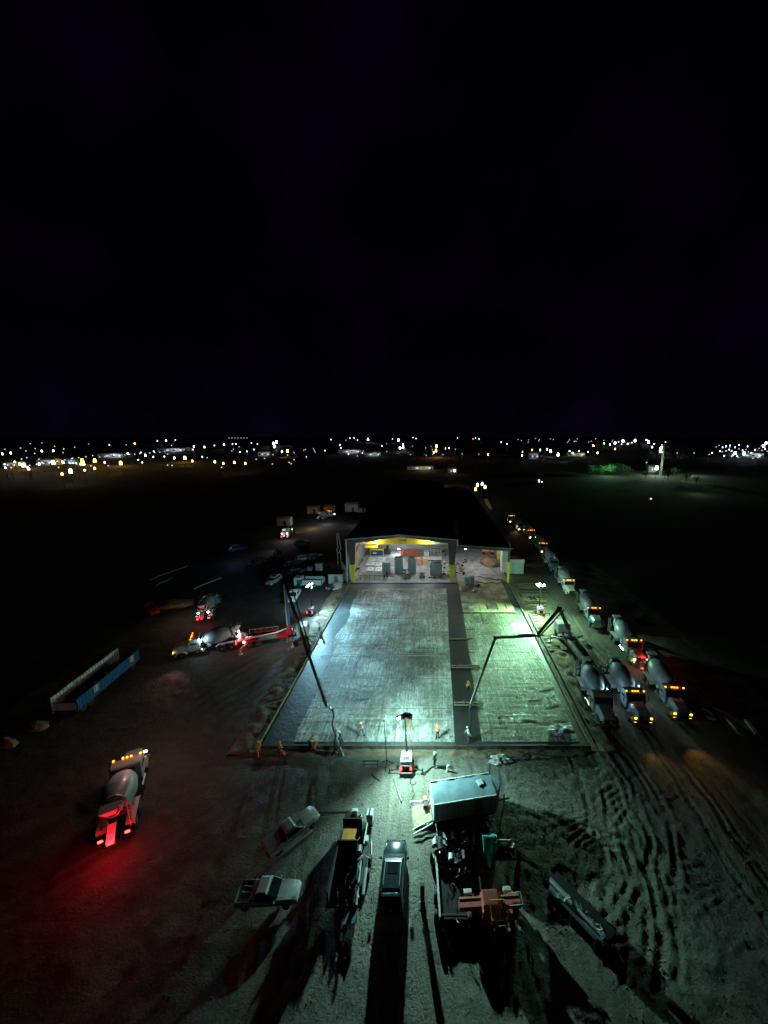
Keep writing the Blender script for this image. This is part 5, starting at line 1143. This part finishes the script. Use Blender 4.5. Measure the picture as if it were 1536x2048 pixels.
obj('top_bar', G().bar((-.9, 0, .8), (.9, 0, .8), .08), M_DARK, t); obj('mid_bar', G().bar((-.7, 0, .4), (.7, 0, .4), .05), M_DARK, t)
t = thing('saw_horse', 'dark stake frame standing at the front edge near the right corner', 'trestle', tuple(g(1042, 1520)))
for x in (-.3, .3): obj('leg', G().bar((x * 1.6, 0, 0), (x * .4, .05, 1.3), .08), M_WOODD, t)
# bucket of pump hose and rebar bundle at the left hose end
t = thing('hose_stand', 'knot of dark hoses and props standing at the front edge below the pump hose', 'hose stand', tuple(g(675, 1512)))
for k in range(8): obj('prop', G().bar((random.uniform(-.7, .7), random.uniform(-.3, .3), 0), (random.uniform(-.5, .5), random.uniform(-.2, .6), random.uniform(1, 2.0)), .07), random.choice([M_DARK, M_PIPE, M_BLACK]), t)
# long blue skip at the far left
a = g(160, 1432); b = g(282, 1326); d = b - a; L = d.length
t = thing('blue_trailer', 'long blue sided open trailer with a grey far side on the dark left yard', 'trailer', tuple(a), math.atan2(d.y, d.x))
obj('near_side', G().box((L / 2, .1, 1.5), (L, .12, 1.5)), M_BLUE, t); obj('far_side', G().box((L / 2, 3.0, 1.6), (L, .14, 2.1)), M_WPANEL, t)
obj('floor', G().box((L / 2, 1.5, .75), (L, 2.8, .16)), M_DARK, t); obj('end_panel', G().box((.1, 1.5, 1.3), (.12, 2.6, 1.0)), M_WPANEL, t)
obj('yellow_plate', G().box((L * .86, .03, 1.7), (.8, .03, .9)), M_CARD, t); obj('white_plate', G().box((L * .27, .03, 1.7), (.8, .03, .9)), M_WHITE, t)
for x in (.9, 2.1, L - 1.4):
    for y in (.3, 2.8):
        o = obj('wheel', cached('pwheel', wheel_fn(.52, .34), M_BLACK, True), None, t, (x, y, .52), (0, 0, PI / 2))
for k in range(14):
    x = random.uniform(.6, L - .5); obj('cargo', G().box((x, random.uniform(.7, 2.4), 1.1), (random.uniform(.3, .8), .4, random.uniform(.3, .9)), random.random()), random.choice([M_DARK, M_PIPE, M_BLACK, M_WPANEL]), t)
light('POINT', 'unseen_yard_glow', tuple(g(300, 1440, 6)), 420, (1, .52, .45), None, .6)  # unseen light added to tint the left yard reddish brown
# rails, mounds, boxes on the dark left yard
for i, (pa, pb, m, lb) in enumerate((((300, 1160), (375, 1132), M_PIPE, 'long pale steel rail far on the left yard, upper one'), ((312, 1172), (345, 1155), M_PIPE, 'short pale steel rail far on the left yard below the long one'), ((388, 1178), (442, 1156), M_WPANEL, 'thin white kinked rail behind the reversing mixer'))):
    A = g(*pa, .5); B = g(*pb, .5); o = obj('steel_rail', G().path([A, A.lerp(B, .3) + Vector((0, -.3, .2)), A.lerp(B, .55) + Vector((0, .6, 0)), B], .12), m); tag(o, lb, 'rail')
for i, (px, py, rx, lb) in enumerate(((350, 1209, 3.6, 'low pale sand mound left of the reversing mixer'), (75, 1456, 1.2, 'small pale sand mound beyond the blue trailer'), (14, 1490, 1.1, 'small pale heap at the left margin of the yard'))):
    o = obj('sand_mound', G().blob((0, 0, 0), (rx, rx * .6, .8), i, .4, 8, flat=-.05), M_WOOD, None, tuple(g(px, py)), smooth=True); tag(o, lb, 'sand mound')
    
for i, (px, py, s, m, lb) in enumerate(((570, 1050, 1, M_WPANEL, 'pale site box left of the far trucks'), (628, 1026, 1, M_CARD, 'orange lit box body behind the far mixer'), (660, 1024, 1, M_CARD, 'small orange lit hut right of the far mixer'), (705, 1022, 1.2, M_WPANEL, 'pale tank shed at the far left corner of the hall'), (725, 1024, .6, M_CARD, 'pinkish box at the far end of the hall side'))):
    p = g(px, py); o = thing('site_hut', lb, 'hut', tuple(p)); obj('wall', G().box((0, 0, 1.4 * s), (5 * s, 3 * s, 2.8 * s)), m, o); obj('roof', G().hexa([(-2.6 * s, -1.6 * s, 2.8 * s), (2.6 * s, -1.6 * s, 2.8 * s), (2.6 * s, 1.6 * s, 2.8 * s), (-2.6 * s, 1.6 * s, 2.8 * s)], [(-2.6 * s, -.1, 3.4 * s), (2.6 * s, -.1, 3.4 * s), (2.6 * s, .1, 3.4 * s), (-2.6 * s, .1, 3.4 * s)]), m, o); obj('door', G().box((.6, -1.52 * s, 1.0), (.9, .05, 2.0)), M_DARK, o)
for px, py, pw, c in ((625, 1040, 700, (1, .7, .4)), (652, 1032, 500, (.7, .9, 1)), (572, 1064, 260, (.9, .95, 1)), (705, 1035, 160, (.8, .7, 1))):
    light('POINT', 'unseen_yard_glow', tuple(g(px, py + 4, 2.5)), pw, c, None, .4)
# white sticks at lower right beyond the trucks
for i, (pa, pb) in enumerate((((1450, 1432), (1478, 1462)), ((1492, 1440), (1515, 1470)))):
    o = obj('kerb_board', G().bar(g(*pa, .3), g(*pb, .3), .4, .3), M_WOOD); tag(o, ['pale board lying at the far right, left of two', 'pale board lying at the far right edge of the yard'][i], 'board')

# ================================================================== PEOPLE
def skin_mesh(nm, verts, edges, root, m, parent, sub=1):
    me = bpy.data.meshes.new(nm); me.from_pydata([v[:3] for v in verts], edges, []); me.update(); me.materials.append(m)
    o = bpy.data.objects.new(nm, me); COL.objects.link(o); o.parent = parent
    s = o.modifiers.new('skin', 'SKIN'); s.use_smooth_shade = True
    for i, v in enumerate(verts):
        r = v[3]; r = r if isinstance(r, tuple) else (r, r)
        me.skin_vertices[0].data[i].radius = r; me.skin_vertices[0].data[i].use_root = (i == root)
    if sub: u = o.modifiers.new('sub', 'SUBSURF'); u.levels = sub; u.render_levels = sub
    return o
def person(label, loc, rz, torso, vest=None, trousers=M_TROU, helmet=M_WHITE, pose='stand', S=1.0, group=None):
    t = thing('person', label, 'person', loc, rz, group); t.scale = (S,) * 3
    lean = {'stand': 0.03, 'bend': .75, 'walk': .12, 'kneel': .35}[pose]
    hip = Vector((0, 0, .93 if pose != 'kneel' else .5)); st = {'stand': .1, 'bend': .16, 'walk': .28, 'kneel': .2}[pose]
    ax = Vector((0, math.sin(lean), math.cos(lean)))
    chest = hip + ax * .38; neck = hip + ax * .56; head = neck + Vector((0, math.sin(lean * .7), math.cos(lean * .7))) * .17
    legs = []
    for s in (-1, 1):
        h = hip + Vector((s * .09, 0, -.04)); fw = s * st
        if pose == 'kneel':
            k = Vector((s * .14, .32 if s > 0 else .12, .48 if s > 0 else .08)); a = Vector((s * .14, .3 if s > 0 else -.3, .08))
        else: k = Vector((s * .12, fw * .6 + .06, .5)); a = Vector((s * .13, fw - .02, .09))
        legs.append((h, k, a, a + Vector((0, .16, -.04))))
    arms = []
    for s in (-1, 1):
        sh = neck + Vector((s * .19, 0, -.06))
        if pose == 'stand': el = sh + Vector((s * .07, .02, -.29)); wr = el + Vector((-s * .05, .2, -.14))
        elif pose == 'bend': el = sh + Vector((s * .05, .08, -.28)); wr = el + Vector((0, .12, -.22))
        else: el = sh + Vector((s * .06, -.1 * s, -.28)); wr = el + Vector((-s * .02, .18, -.16))
        arms.append((sh, el, wr))
    V = [(*hip, (.13, .1)), (*chest, (.15, .1)), (*neck, .055), (*(neck.lerp(head, .5)), .06), (*head, (.082, .1)), (*(head + Vector((0, 0, .1))), .06)]
    E = [(0, 1), (1, 2), (2, 3), (3, 4), (4, 5)]
    def chain(root, pts):
        for p in pts: V.append((*p[0], p[1])); E.append((root, len(V) - 1)); root = len(V) - 1
        return root
    for (h, k, a, f) in legs: chain(0, [(h, .085), (k, .058), (a, .04), (f, .035)])
    for s, (sh, el, wr) in zip((-1, 1), arms):
        w = chain(1, [(sh, .055), (el, .042), (wr, .028)]); d = (wr - el).normalized(); sd = Vector((s, 0, 0))
        hd = chain(w, [(wr + d * .07, (.038, .018))])
        for j, ln in enumerate((.075, .085, .08, .062)):
            b = wr + d * .09 + sd * (.027 - .018 * j); chain(hd, [(b, .009), (b + d * ln * .6 - Vector((0, 0, .01)), .008), (b + d * ln + Vector((0, -.02, -.02)), .007)])
        chain(hd, [(wr + d * .04 + sd * -.04, .01), (wr + d * .08 + sd * -.055, .009)])
    skin_mesh('body', V, E, 0, M_SKIN, t)
    # shirt: torso and sleeves
    V = [(*(hip + ax * .0), (.16, .125)), (*chest, (.185, .13)), (*(neck - ax * .03), (.09, .08))]; E = [(0, 1), (1, 2)]
    for sh, el, wr in arms: chain(1, [(sh, .078), (el, .06), (wr.lerp(el, .15), .045)])
    skin_mesh('shirt', V, E, 0, torso, t)
    if vest:
        V = [(*(hip + ax * .04), (.175, .14)), (*(hip + ax * .2), (.18, .14)), (*chest, (.205, .148)), (*(neck - ax * .05), (.15, .1))]; E = [(0, 1), (1, 2), (2, 3)]
        skin_mesh('vest', V, E, 0, vest, t)
        obj('reflective_band', G().lathe(hip + ax * .16, hip + ax * .2, [(0, .185), (1, .185)], 14), M_WHITE, t)
    V = [(*hip, (.15, .12))]; E = []
    for (h, k, a, f) in legs: chain(0, [(h, .105), (k, .08), (a + Vector((0, 0, .02)), .06)])
    skin_mesh('trousers', V, E, 0, trousers, t)
    for (h, k, a, f) in legs: obj('boot', G().box((a + f) / 2 - Vector((0, 0, .02)), (.11, .29, .11)), M_BLACK, t, bev=.02)
    hb = G().lathe(head + Vector((0, 0, .02)), head + Vector((0, 0, .16)), [(0, .145), (.12, .125), (.5, .115), (.85, .07), (1, .02)], 14).box(head + Vector((0, .12, .03)), (.16, .1, .02))
    obj('helmet', hb, helmet, t, smooth=True)
    # face
    obj('face', G().blob(head + Vector((0, .095, -.035)), (.016, .025, .022), 1, 0, 4).box(head + Vector((-.035, .095, 0)), (.022, .01, .012)).box(head + Vector((.035, .095, 0)), (.022, .01, .012)).box(head + Vector((0, .09, -.075)), (.05, .01, .01)), M_PILE, t)
    return t
z = .07
person('worker in orange vest and blue jeans walking on the slab, left of the light tower', g(724, 1471, z), R(120), M_VO, M_VO, M_JEAN, pose='walk')
person('worker in orange vest and dark trousers on the slab, right of the light tower', g(875, 1477, z), R(-40), M_VO, M_VO, M_TROU, M_ORANGE)
person('worker in white shirt bending over beside the left pump hose', g(682, 1480, z), R(95), M_SHIRT, None, M_STEEL, pose='bend', S=1.0)
person('worker in pale clothes standing at the dim front end of the dark strip', g(938, 1484, z), R(20), M_SHIRT, None, M_STEEL, pose='bend')
person('worker in orange shirt crouching alone on the dark strip between two timber frames', g(935, 1377, z), R(200), M_ORANGE, M_VY, M_TROU, M_WHITE, pose='kneel', S=1.0)
person('worker in lime vest and white helmet standing off the slab by the front boards', g(870, 1534, 0), R(50), M_TROU, M_VG, M_TROU, M_WHITE)
person('worker in yellow and orange gear at the front edge, left of the hose knot', g(620, 1497, z), R(-60), M_VY, M_VY, M_TROU, M_ORANGE, 'bend')
person('worker in orange top kneeling right beside the yellow dressed one', g(629, 1503, z), R(-100), M_VO, M_VO, M_TROU, M_ORANGE, 'kneel')
person('worker in yellow gear at the dark front left corner of the pour', g(519, 1512, 0), R(30), M_VY, M_VY, M_VY, M_YEL, 'walk')
person('worker in yellow half hidden behind the front boards in the dark', g(561, 1512, 0), R(-30), M_VY, M_VY, M_TROU, M_YEL)
person('worker in red orange vest bending in the dark before the front boards', g(572, 1527, 0), R(80), M_VO, M_VO, M_TROU, M_VO, 'bend')
person('person in dark clothes standing inside the hall by the left block pallet', g(774, 1157, .09), R(170), M_TROU, None, M_TROU, M_DARK)
person('person in dark clothes inside the hall beside the timber rack', g(769, 1160, .09), R(100), M_BLUEB, None, M_TROU, M_WHITE, 'walk')
person('worker in white shirt standing beside the red pump truck', g(640, 1264, 0), R(100), M_SHIRT, M_VO, M_TROU, M_VO)

# ================================================================== FAR TOWN: lamps, sheds, trees
FAR = {'w': (emit('far_white', (.75, .9, 1), 4.5, True), 'white'), 'W': (emit('far_strong_white', (.8, .95, 1), 22, True), 'strong white'), 'g': (emit('far_green', (.7, 1, .6), 14, True), 'greenish'), 'y': (emit('far_yellow', (1, .92, .55), 13, True), 'yellowish'),
       'o': (emit('far_orange', (1, .5, .1), 10, True), 'orange'), 'O': (emit('far_strong_orange', (1, .58, .08), 22, True), 'strong orange'), 'c': (emit('far_cyan', (.35, .85, 1), 10, True), 'cyan'),
       'r': (emit('far_red', (1, .1, .08), 12, True), 'red'), 'd': (emit('far_dim', (.75, .85, 1), 1.1, True), 'dim white'), 'b': (emit('far_blue', (.25, .3, 1), 6, True), 'blue')}
LPOLE = G().tube((0, 0, 0), (0, 0, 1), .016, .01, 6).mesh('pole', M_DARK)
LARM = G().bar((0, 0, .985), (.09, 0, 1.0), .012).mesh('arm', M_DARK)
def lamp_mesh(k): return cached('far_lamp_' + k, lambda: G().hexa([(-.5, -.5, -.5), (.5, -.5, -.5), (.5, .5, -.5), (-.5, .5, -.5)], [(-.34, -.34, .5), (.34, -.34, .5), (.34, .34, .5), (-.34, .34, .5)]), FAR[k][0])
def zone(px): return 'at the left edge' if px < 250 else 'left of centre' if px < 600 else 'behind the hall' if px < 960 else 'right of centre' if px < 1290 else 'at the right edge'
def far_lamp(px, py, k, H=9.0, size=1.0):
    d = ray(px, py)
    # march the ray down to head height above the rising country
    lo = None
    for s in range(60, 1560, 4):
        zz = CAM_H + d[2] / d[1] * s - rise(s) - H
        if zz <= 0: lo = s; break
    if lo is None:
        lo = 1540; H = CAM_H + d[2] / d[1] * lo - rise(lo); H = max(6, H)
    x, y = d[0] / d[1] * lo, lo
    nm = FAR[k][1]
    t = thing('street_lamp', f'far {nm} street lamp on a pole in the town lights {zone(px)}', 'street lamp', (x, y, rise(y)), 0, f'{nm} town lamps {zone(px)}')
    o = obj('pole', LPOLE, None, t); o.scale = (min(H, 14), min(H, 14), H)
    o = obj('lamp_head', lamp_mesh(k), None, t, (0, -.3, H)); s = (.5 + lo * .0012) * size * (1.5 if k in 'OW' else 1.15 if k in 'yog' else .9)
    o.scale = (s, s * .8, s * (1.7 if k in 'WOwyo' else 1.0))
    return t
L = []
def LT_(k, *pts): L.extend((x, y, k) for x, y in pts)
LT_('w', (5, 908), (22, 906), (12, 936), (30, 924), (58, 938), (84, 902), (107, 901), (125, 923), (219, 890), (228, 910), (256, 907), (282, 905), (291, 911), (307, 914), (308, 903), (315, 882), (332, 881), (351, 880), (329, 913), (349, 916), (388, 893), (386, 899), (409, 894), (429, 891), (405, 914), (448, 889),
    (465, 888), (472, 888), (494, 903), (503, 886), (508, 899), (662, 879), (650, 901), (700, 876), (715, 880), (708, 876), (680, 890), (697, 908), (725, 906), (682, 896), (764, 892), (785, 878), (826, 875), (832, 877), (891, 897), (898, 896), (915, 876), (951, 876), (958, 878), (1002, 884), (1014, 888),
    (1045, 904), (1044, 911), (1139, 902), (1158, 902), (1176, 904), (1208, 887), (1220, 889), (1237, 884), (1243, 888), (1255, 888), (1264, 885), (1293, 880), (1308, 888), (1331, 884), (1325, 905), (1304, 894),
    (1445, 895), (1452, 892), (1460, 891), (1458, 899), (1463, 902), (1474, 912), (1485, 901), (1440, 902), (1448, 912), (1518, 911), (1530, 898), (1470, 895), (1478, 890), (1495, 893), (1502, 906), (1510, 900), (1466, 910), (1424, 906))
LT_('W', (48, 930), (107, 925), (142, 943), (547, 887), (549, 893), (553, 884), (736, 879), (797, 880), (800, 896), (806, 894), (1101, 902), (1116, 909), (1270, 881), (1297, 884), (1322, 896), (1321, 902), (1313, 936), (1527, 892), (1532, 886), (1470, 906), (1488, 907), (1246, 882), (1230, 886))
LT_('y', (40, 928), (79, 928), (430, 924), (469, 925), (564, 903), (1080, 900), (1195, 906), (909, 942), (1094, 899), (955, 970), (970, 975), (964, 968), (127, 925))
LT_('g', (170, 941), (806, 888), (56, 934), (1145, 906), (1188, 892))
LT_('o', (125, 948), (190, 937), (210, 925), (385, 922), (447, 927), (491, 927), (1064, 900), (1230, 898), (951, 978), (976, 909), (270, 887), (162, 928), (1186, 891), (868, 905))
LT_('O', (165, 921), (190, 921), (167, 927), (242, 926), (370, 916), (575, 902), (872, 901), (873, 892), (885, 975))
LT_('c', (140, 926), (146, 926), (152, 926), (285, 925), (480, 904), (515, 888), (10, 929), (277, 920))
LT_('r', (946, 878), (1324, 890)); LT_('b', (613, 914), (1078, 961))
rr = random.Random(11)
LT_('d', *[(rr.uniform(1036, 1260), rr.uniform(877, 886)) for _ in range(26)], *[(rr.uniform(0, 600), rr.uniform(884, 938)) for _ in range(52)], *[(rr.uniform(600, 960), rr.uniform(880, 912)) for _ in range(26)],
    *[(rr.uniform(1430, 1536), rr.uniform(890, 918)) for _ in range(24)], (1354, 906), (1388, 906), (1418, 909), (1301, 998), (1293, 925), *[(458 + 6 * k, 876) for k in range(7)], *[(60 + 14 * k, 931 - 2.2 * k) for k in range(10)], *[(200 + 10 * k, 914 - .8 * k) for k in range(14)])
ORD = ['leftmost', 'second from the left', 'third from the left', 'fourth from the left', 'fifth from the left', 'sixth from the left', 'seventh from the left', 'eighth from the left', 'ninth from the left', 'tenth from the left', 'eleventh from the left', 'twelfth from the left']
GR = {}
rc = random.Random(4)
L = [(x, y, (rc.choice('wyyycgw') if k == 'w' and x < 450 else rc.choice('wwgwyw') if k == 'w' and 960 < x < 1420 else k)) for x, y, k in L]
for x, y, k in sorted(L):
    o = far_lamp(x, y, k, size=1.25 if k in 'WO' else 1.0); GR.setdefault(o['group'], []).append(o)
for nm, ls in GR.items():
    if len(ls) == 1: ls[0]['label'] = 'the only one of the ' + nm
    elif len(ls) <= 12:
        for i, o in enumerate(ls): o['label'] = ORD[i] + ' of the ' + nm
# car coming on the far road
p = g(1079, 966); car('far car facing the site with two bright headlamps on the dark road', p + Vector((0, 3, 0)), p, M_STEEL, 'suv', S=1.6, lit=FAR['W'][0])
# tall lit mast with its two lamps
p = g(1321, 950); t = thing('tall_mast', 'tall pale lattice mast beside the bright white lamps at the right', 'mast', tuple(p))
for s in (-1, 1): obj('leg', G().tube((s * .8, 0, 0), (s * .3, 0, 26), .12, .08), M_PIPE, t)
for k in range(10): obj('brace', G().bar((-.8 + .05 * k, 0, k * 2.6), (.8 - .05 * (k + 1), 0, (k + 1) * 2.6), .08), M_PIPE, t)
light('POINT', 'mast_lamp_light', tuple(p + Vector((-8, -6, 8))), 16000, (.8, 1, .75), None, .6)
light('POINT', 'mast_lamp_light', tuple(p + Vector((25, -6, 6))), 6000, (.5, 1, .6), None, .6)
light('POINT', 'mast_lamp_light', tuple(p + Vector((-50, -10, 9))), 9000, (.35, 1, .5), None, .6)
# sheds of the far town
SHED = [(30, 934, 26, 5, 'y', 'long pale shed under yellowish lamps at the far left edge'), (100, 930, 30, 6, 'w', 'long pale shed second from the far left edge'), (145, 927, 14, 5, 'c', 'low shed with cyan lit front at the left'), (232, 915, 40, 6, 'w', 'long low warehouse left of the orange lamps'),
        (350, 905, 40, 6, 'w', 'long low warehouse behind the single strong orange lamp'), (530, 912, 18, 6, 'w', 'small white flat building under the tall white lamp cluster'), (700, 907, 34, 6, 'w', 'pale roofed building left of centre behind the hall'), (745, 912, 24, 5, 'w', 'low pale building just left of the hall axis'),
        (840, 938, 40, 3, 'y', 'long low white wall beyond the hall roof'), (905, 946, 14, 4, 'y', 'small hut under a yellowish lamp beyond the hall'), (1066, 918, 14, 8, 'w', 'pale two storey house right of centre'), (1150, 912, 26, 5, 'y', 'low building between yellowish lamps right of centre'), (1305, 944, 14, 5, 'W', 'white pavilion at the foot of the tall mast'), (1490, 914, 40, 6, 'w', 'long pale building at the far right edge')]
for i, (px, py, w, h, k, lb) in enumerate(SHED):
    p = g(px, py); w *= p.y / 600
    t = thing('far_building', lb, 'building', (p.x, p.y, rise(p.y)), R(rr.uniform(-12, 12)))
    obj('wall', G().box((0, 0, h / 2), (w, w * .5, h)), M_WPANEL, t)
    obj('roof', G().hexa([(-w / 2 - .4, -w * .26, h), (w / 2 + .4, -w * .26, h), (w / 2 + .4, w * .26, h), (-w / 2 - .4, w * .26, h)], [(-w / 2 - .4, -.3, h * 1.3), (w / 2 + .4, -.3, h * 1.3), (w / 2 + .4, .3, h * 1.3), (-w / 2 - .4, .3, h * 1.3)]), M_STEEL, t)
    for j in range(4): obj('window', G().box((-w * .36 + j * w * .24, -w * .25 - .06, h * .5), (w * .09, .1, h * .3)), FAR['d'][0] if j % 2 else M_GLASS, t)
    obj('door', G().box((w * .46 - .8, -w * .25 - .06, 1.2), (1.6, .1, 2.4)), M_DARK, t)
    c = {'y': (1, .9, .5), 'w': (.85, .95, 1), 'c': (.3, .8, 1), 'W': (.9, 1, .9)}[k]
    light('POINT', 'shed_lamp', (p.x + w * .2, p.y - w * .3 - 6, rise(p.y) + h + 3), 1500 * (w / 20) ** 1.3, c, None, .5)
for px, py in ((166, 930), (240, 932), (872, 915), (50, 938), (370, 924)): p = g(px, py); light('POINT', 'orange_street_light', (p.x, p.y, 8), 9000, (1, .5, .1), None, .6)
# trees by the lit mast
def tree(px, py, h, lb, seed):
    p = g(px, py); t = thing('broadleaf_tree', lb, 'tree', tuple(p)); r_ = random.Random(seed)
    obj('trunk', G().tube((0, 0, 0), (.2, 0, h * .55), .3, .14, 8).tube((.1, 0, h * .3), (h * .18, .3, h * .65), .13, .06, 6).tube((.1, 0, h * .35), (-h * .16, -.3, h * .7), .13, .06, 6), M_BARK, t)
    gg = G()
    for k in range(420):
        a, b, c = r_.gauss(0, .22), r_.gauss(0, .2), r_.gauss(0, .17)
        c0 = Vector((a * h * (1 + .4 * math.sin(k % 5)), b * h, h * .68 + c * h)); s = r_.uniform(.2, .5) * h / 8
        u = Vector((r_.gauss(0, 1), r_.gauss(0, 1), r_.gauss(0, 1))).normalized(); v = u.orthogonal().normalized()
        gg._add([c0 + u * s, c0 + v * s, c0 - u * s, c0 - v * s * .8], [(0, 1, 2, 3)])
    obj('crown', gg, M_GREEN, t)
TR = [(1180, 952, 9), (1202, 950, 8), (1222, 951, 9), (1238, 950, 10), (1253, 952, 8), (1335, 962, 9), (1348, 950, 6), (1372, 962, 6), (1392, 966, 5), (1290, 957, 6)]
for i, (px, py, h) in enumerate(TR):
    tree(px, py, h, ['leftmost dark tree of the row lit green left of the mast', 'second tree from the left in the green lit row', 'middle tree of the green lit row left of the mast', 'tallest tree of the green lit row', 'right end tree of the green lit row', 'bright green tree just right of the tall mast', 'small tree behind the bright green one right of the mast', 'low tree at the left end of the lit lane right of the mast', 'lowest tree beside the lit lane right of the mast', 'small tree before the white pavilion'][i], 100 + i)
o = obj('lane', G().panel([g(1360, 960, .05), g(1428, 966, .05), g(1428, 974, .05), g(1365, 966, .05)][::-1], .1), M_WOOD); tag(o, kind='structure')
light('POINT', 'lane_light', tuple(g(1400, 968, 6)), 900, (.8, 1, .6), None, .5)
# pale turn-off of the road beyond the hall's right side
o = obj('road_edge', G().panel([g(962, 996, .06), g(975, 998, .06), g(985, 1018, .06), g(979, 1018, .06)][::-1], .1), M_WPANEL); tag(o, kind='structure')
p = g(968, 1003, 5); light('POINT', 'road_light', tuple(p), 90, (.4, 1, .7), None, .4)

# ================================================================== FINE DETAIL ON THE NEAREST MACHINES
def greeble(t, n, box, mats_, seed, names=('hose', 'fitting', 'bracket')):
    r_ = random.Random(seed); (x0, x1), (y0, y1), (z0, z1) = box
    for k in range(n):
        p = Vector((r_.uniform(x0, x1), r_.uniform(y0, y1), r_.uniform(z0, z1))); m = r_.choice(mats_)
        if k % 3 == 0:
            pts = [p]
            for j in range(4): pts.append(pts[-1] + Vector((r_.uniform(-.25, .25), r_.uniform(-.35, .35), r_.uniform(-.12, .15))))
            obj(names[0], G().path(pts, r_.choice((.02, .035, .045)), 5), m, t, smooth=True)
        elif k % 3 == 1: obj(names[1], G().box(p, (r_.uniform(.1, .35), r_.uniform(.1, .35), r_.uniform(.08, .3)), r_.uniform(0, 1.5)), m, t, bev=.02)
        else: obj(names[2], G().bar(p, p + Vector((r_.uniform(-.5, .5), r_.uniform(-.6, .6), r_.uniform(-.1, .1))), .05), m, t)
def find(n): return bpy.data.objects[n]
for o in [o for o in bpy.data.objects if o.name.startswith('equipment_trailer')]:
    greeble(o, 34, ((-1.0, 1.1), (-2.8, 3.0), (.85, 1.7)), [M_DARK, M_STEEL, M_PIPE, M_BLACK, M_CHROME], 1)
for o in [o for o in bpy.data.objects if o.name.startswith('screed_machine')]:
    greeble(o, 30, ((-2.2, 2.2), (-.8, .8), (.6, 1.35)), [M_RUST, M_RUSTO, M_PIPE, M_DARK, M_STEEL], 2)
for o in [o for o in bpy.data.objects if o.name.startswith('low_trailer')]:
    greeble(o, 30, ((.4, 3.2), (.4, 5.0), (.2, .7)), [M_DARK, M_STEEL, M_BLACK, M_BLACK], 3)
for o in [o for o in bpy.data.objects if o.name.startswith('concrete_machine')]:
    greeble(o, 14, ((-.6, .6), (-.6, .6), (.5, 1.5)), [M_CHROME, M_STEEL, M_WPANEL, M_DARK], hash(o.name) % 7)
for o in [o for o in bpy.data.objects if o.name.startswith('beam_stack')]:
    greeble(o, 12, ((-2.2, 2.2), (-.5, .6), (.9, 1.2)), [M_TARP, M_STEEL, M_PIPE], 5)
for o in [o for o in bpy.data.objects if o.name.startswith('pickup_truck') and o.parent is None]:
    for s in (-1, 1):
        obj('wiper', G().bar((s * .4, .93, 1.16), (s * .1, .62, 1.36), .02), M_BLACK, o)
        obj('door_seam', G().box((s * .975, .55, .8), (.008, .02, .6)).box((s * .975, -.55, .8), (.008, .02, .6)), M_BLACK, o)
    obj('hood_seam', G().bar((-.7, 1.0, 1.145), (-.62, 2.5, 1.02), .015).bar((.7, 1.0, 1.145), (.62, 2.5, 1.02), .015), M_DARK, o)
    obj('toolbox', G().box((0, -1.38, 1.1), (1.7, .4, .25)), M_STEEL, o, bev=.02)
for o in [o for o in bpy.data.objects if o.name == 'parked_car']:
    obj('hood_seam', G().bar((-.7, 1.2, 1.0), (-.6, 2.2, .82), .015).bar((.7, 1.2, 1.0), (.6, 2.2, .82), .015), M_BLACK, o)
    obj('grille', G().box((0, 2.44, .62), (.7, .05, .14)), M_BLACK, o); obj('wiper', G().bar((-.5, 1.1, 1.07), (0, .98, 1.12), .02), M_BLACK, o)
    obj('spoiler', G().box((0, -2.05, 1.62), (1.3, .22, .05)), M_CARG, o, bev=.01); obj('aerial', G().tube((0, -1.5, 1.66), (0, -1.75, 1.95), .015), M_BLACK, o)
for o in [o for o in bpy.data.objects if o.name == 'blue_trailer']:
    Lb = (g(282, 1326) - g(160, 1432)).length
    for k in range(22):
        x = (k + .5) * Lb / 22
        obj('side_post', G().box((x, .02, 1.5), (.08, .05, 1.5)), M_BLUE, o); obj('far_side_post', G().box((x, 2.9, 1.6), (.08, .06, 2.1)), M_WPANEL, o)
for o in [o for o in bpy.data.objects if o.name == 'cargo_trailer']:
    for k in range(12): obj('side_rivet_strip', G().box((.25 + k * .49, -.012, 1.4), (.03, .02, 1.85)), M_STEEL, o)
    for k in range(3): obj('marker_lamp', G().box((1 + k * 2, -.03, Hh - .1), (.12, .04, .06)), M_ORANGE, o)
    obj('rear_light', G().box((-.03, .1, .6), (.04, .12, .2)), M_RED, o); obj('side_skirt', G().box((LT / 2, -.02, .52), (LT, .03, .12)), M_DARK, o)
# more of the parked plant on the dark left yard
for i, (pa, pb, m, lb) in enumerate((((600, 1122), (618, 1118), M_WHITE, 'white van parked right of the two grey cars'), ((622, 1120), (640, 1116), M_DRUMD, 'grey car parked behind the pale storage boxes'),
        ((520, 1126), (506, 1132), M_STEEL, 'lone grey car on the dark lane between the rails and the estate car'), ((598, 1092), (612, 1088), M_DRUMD, 'far grey car right of the light pool'))):
    car(lb, g(*pa), g(*pb), m, 'suv', group='cars parked on the left yard')
p = g(300, 1212); light('POINT', 'red_truck_lamp', tuple(p + Vector((1, -2.5, 1.2))), 60, (1, .1, .06), None, .15)
light('POINT', 'unseen_yard_glow', tuple(g(470, 1104, 3)), 110, (.3, .45, 1), None, .4)
light('POINT', 'unseen_yard_glow', tuple(g(350, 1212, 3)), 120, (1, .6, .3), None, .4)
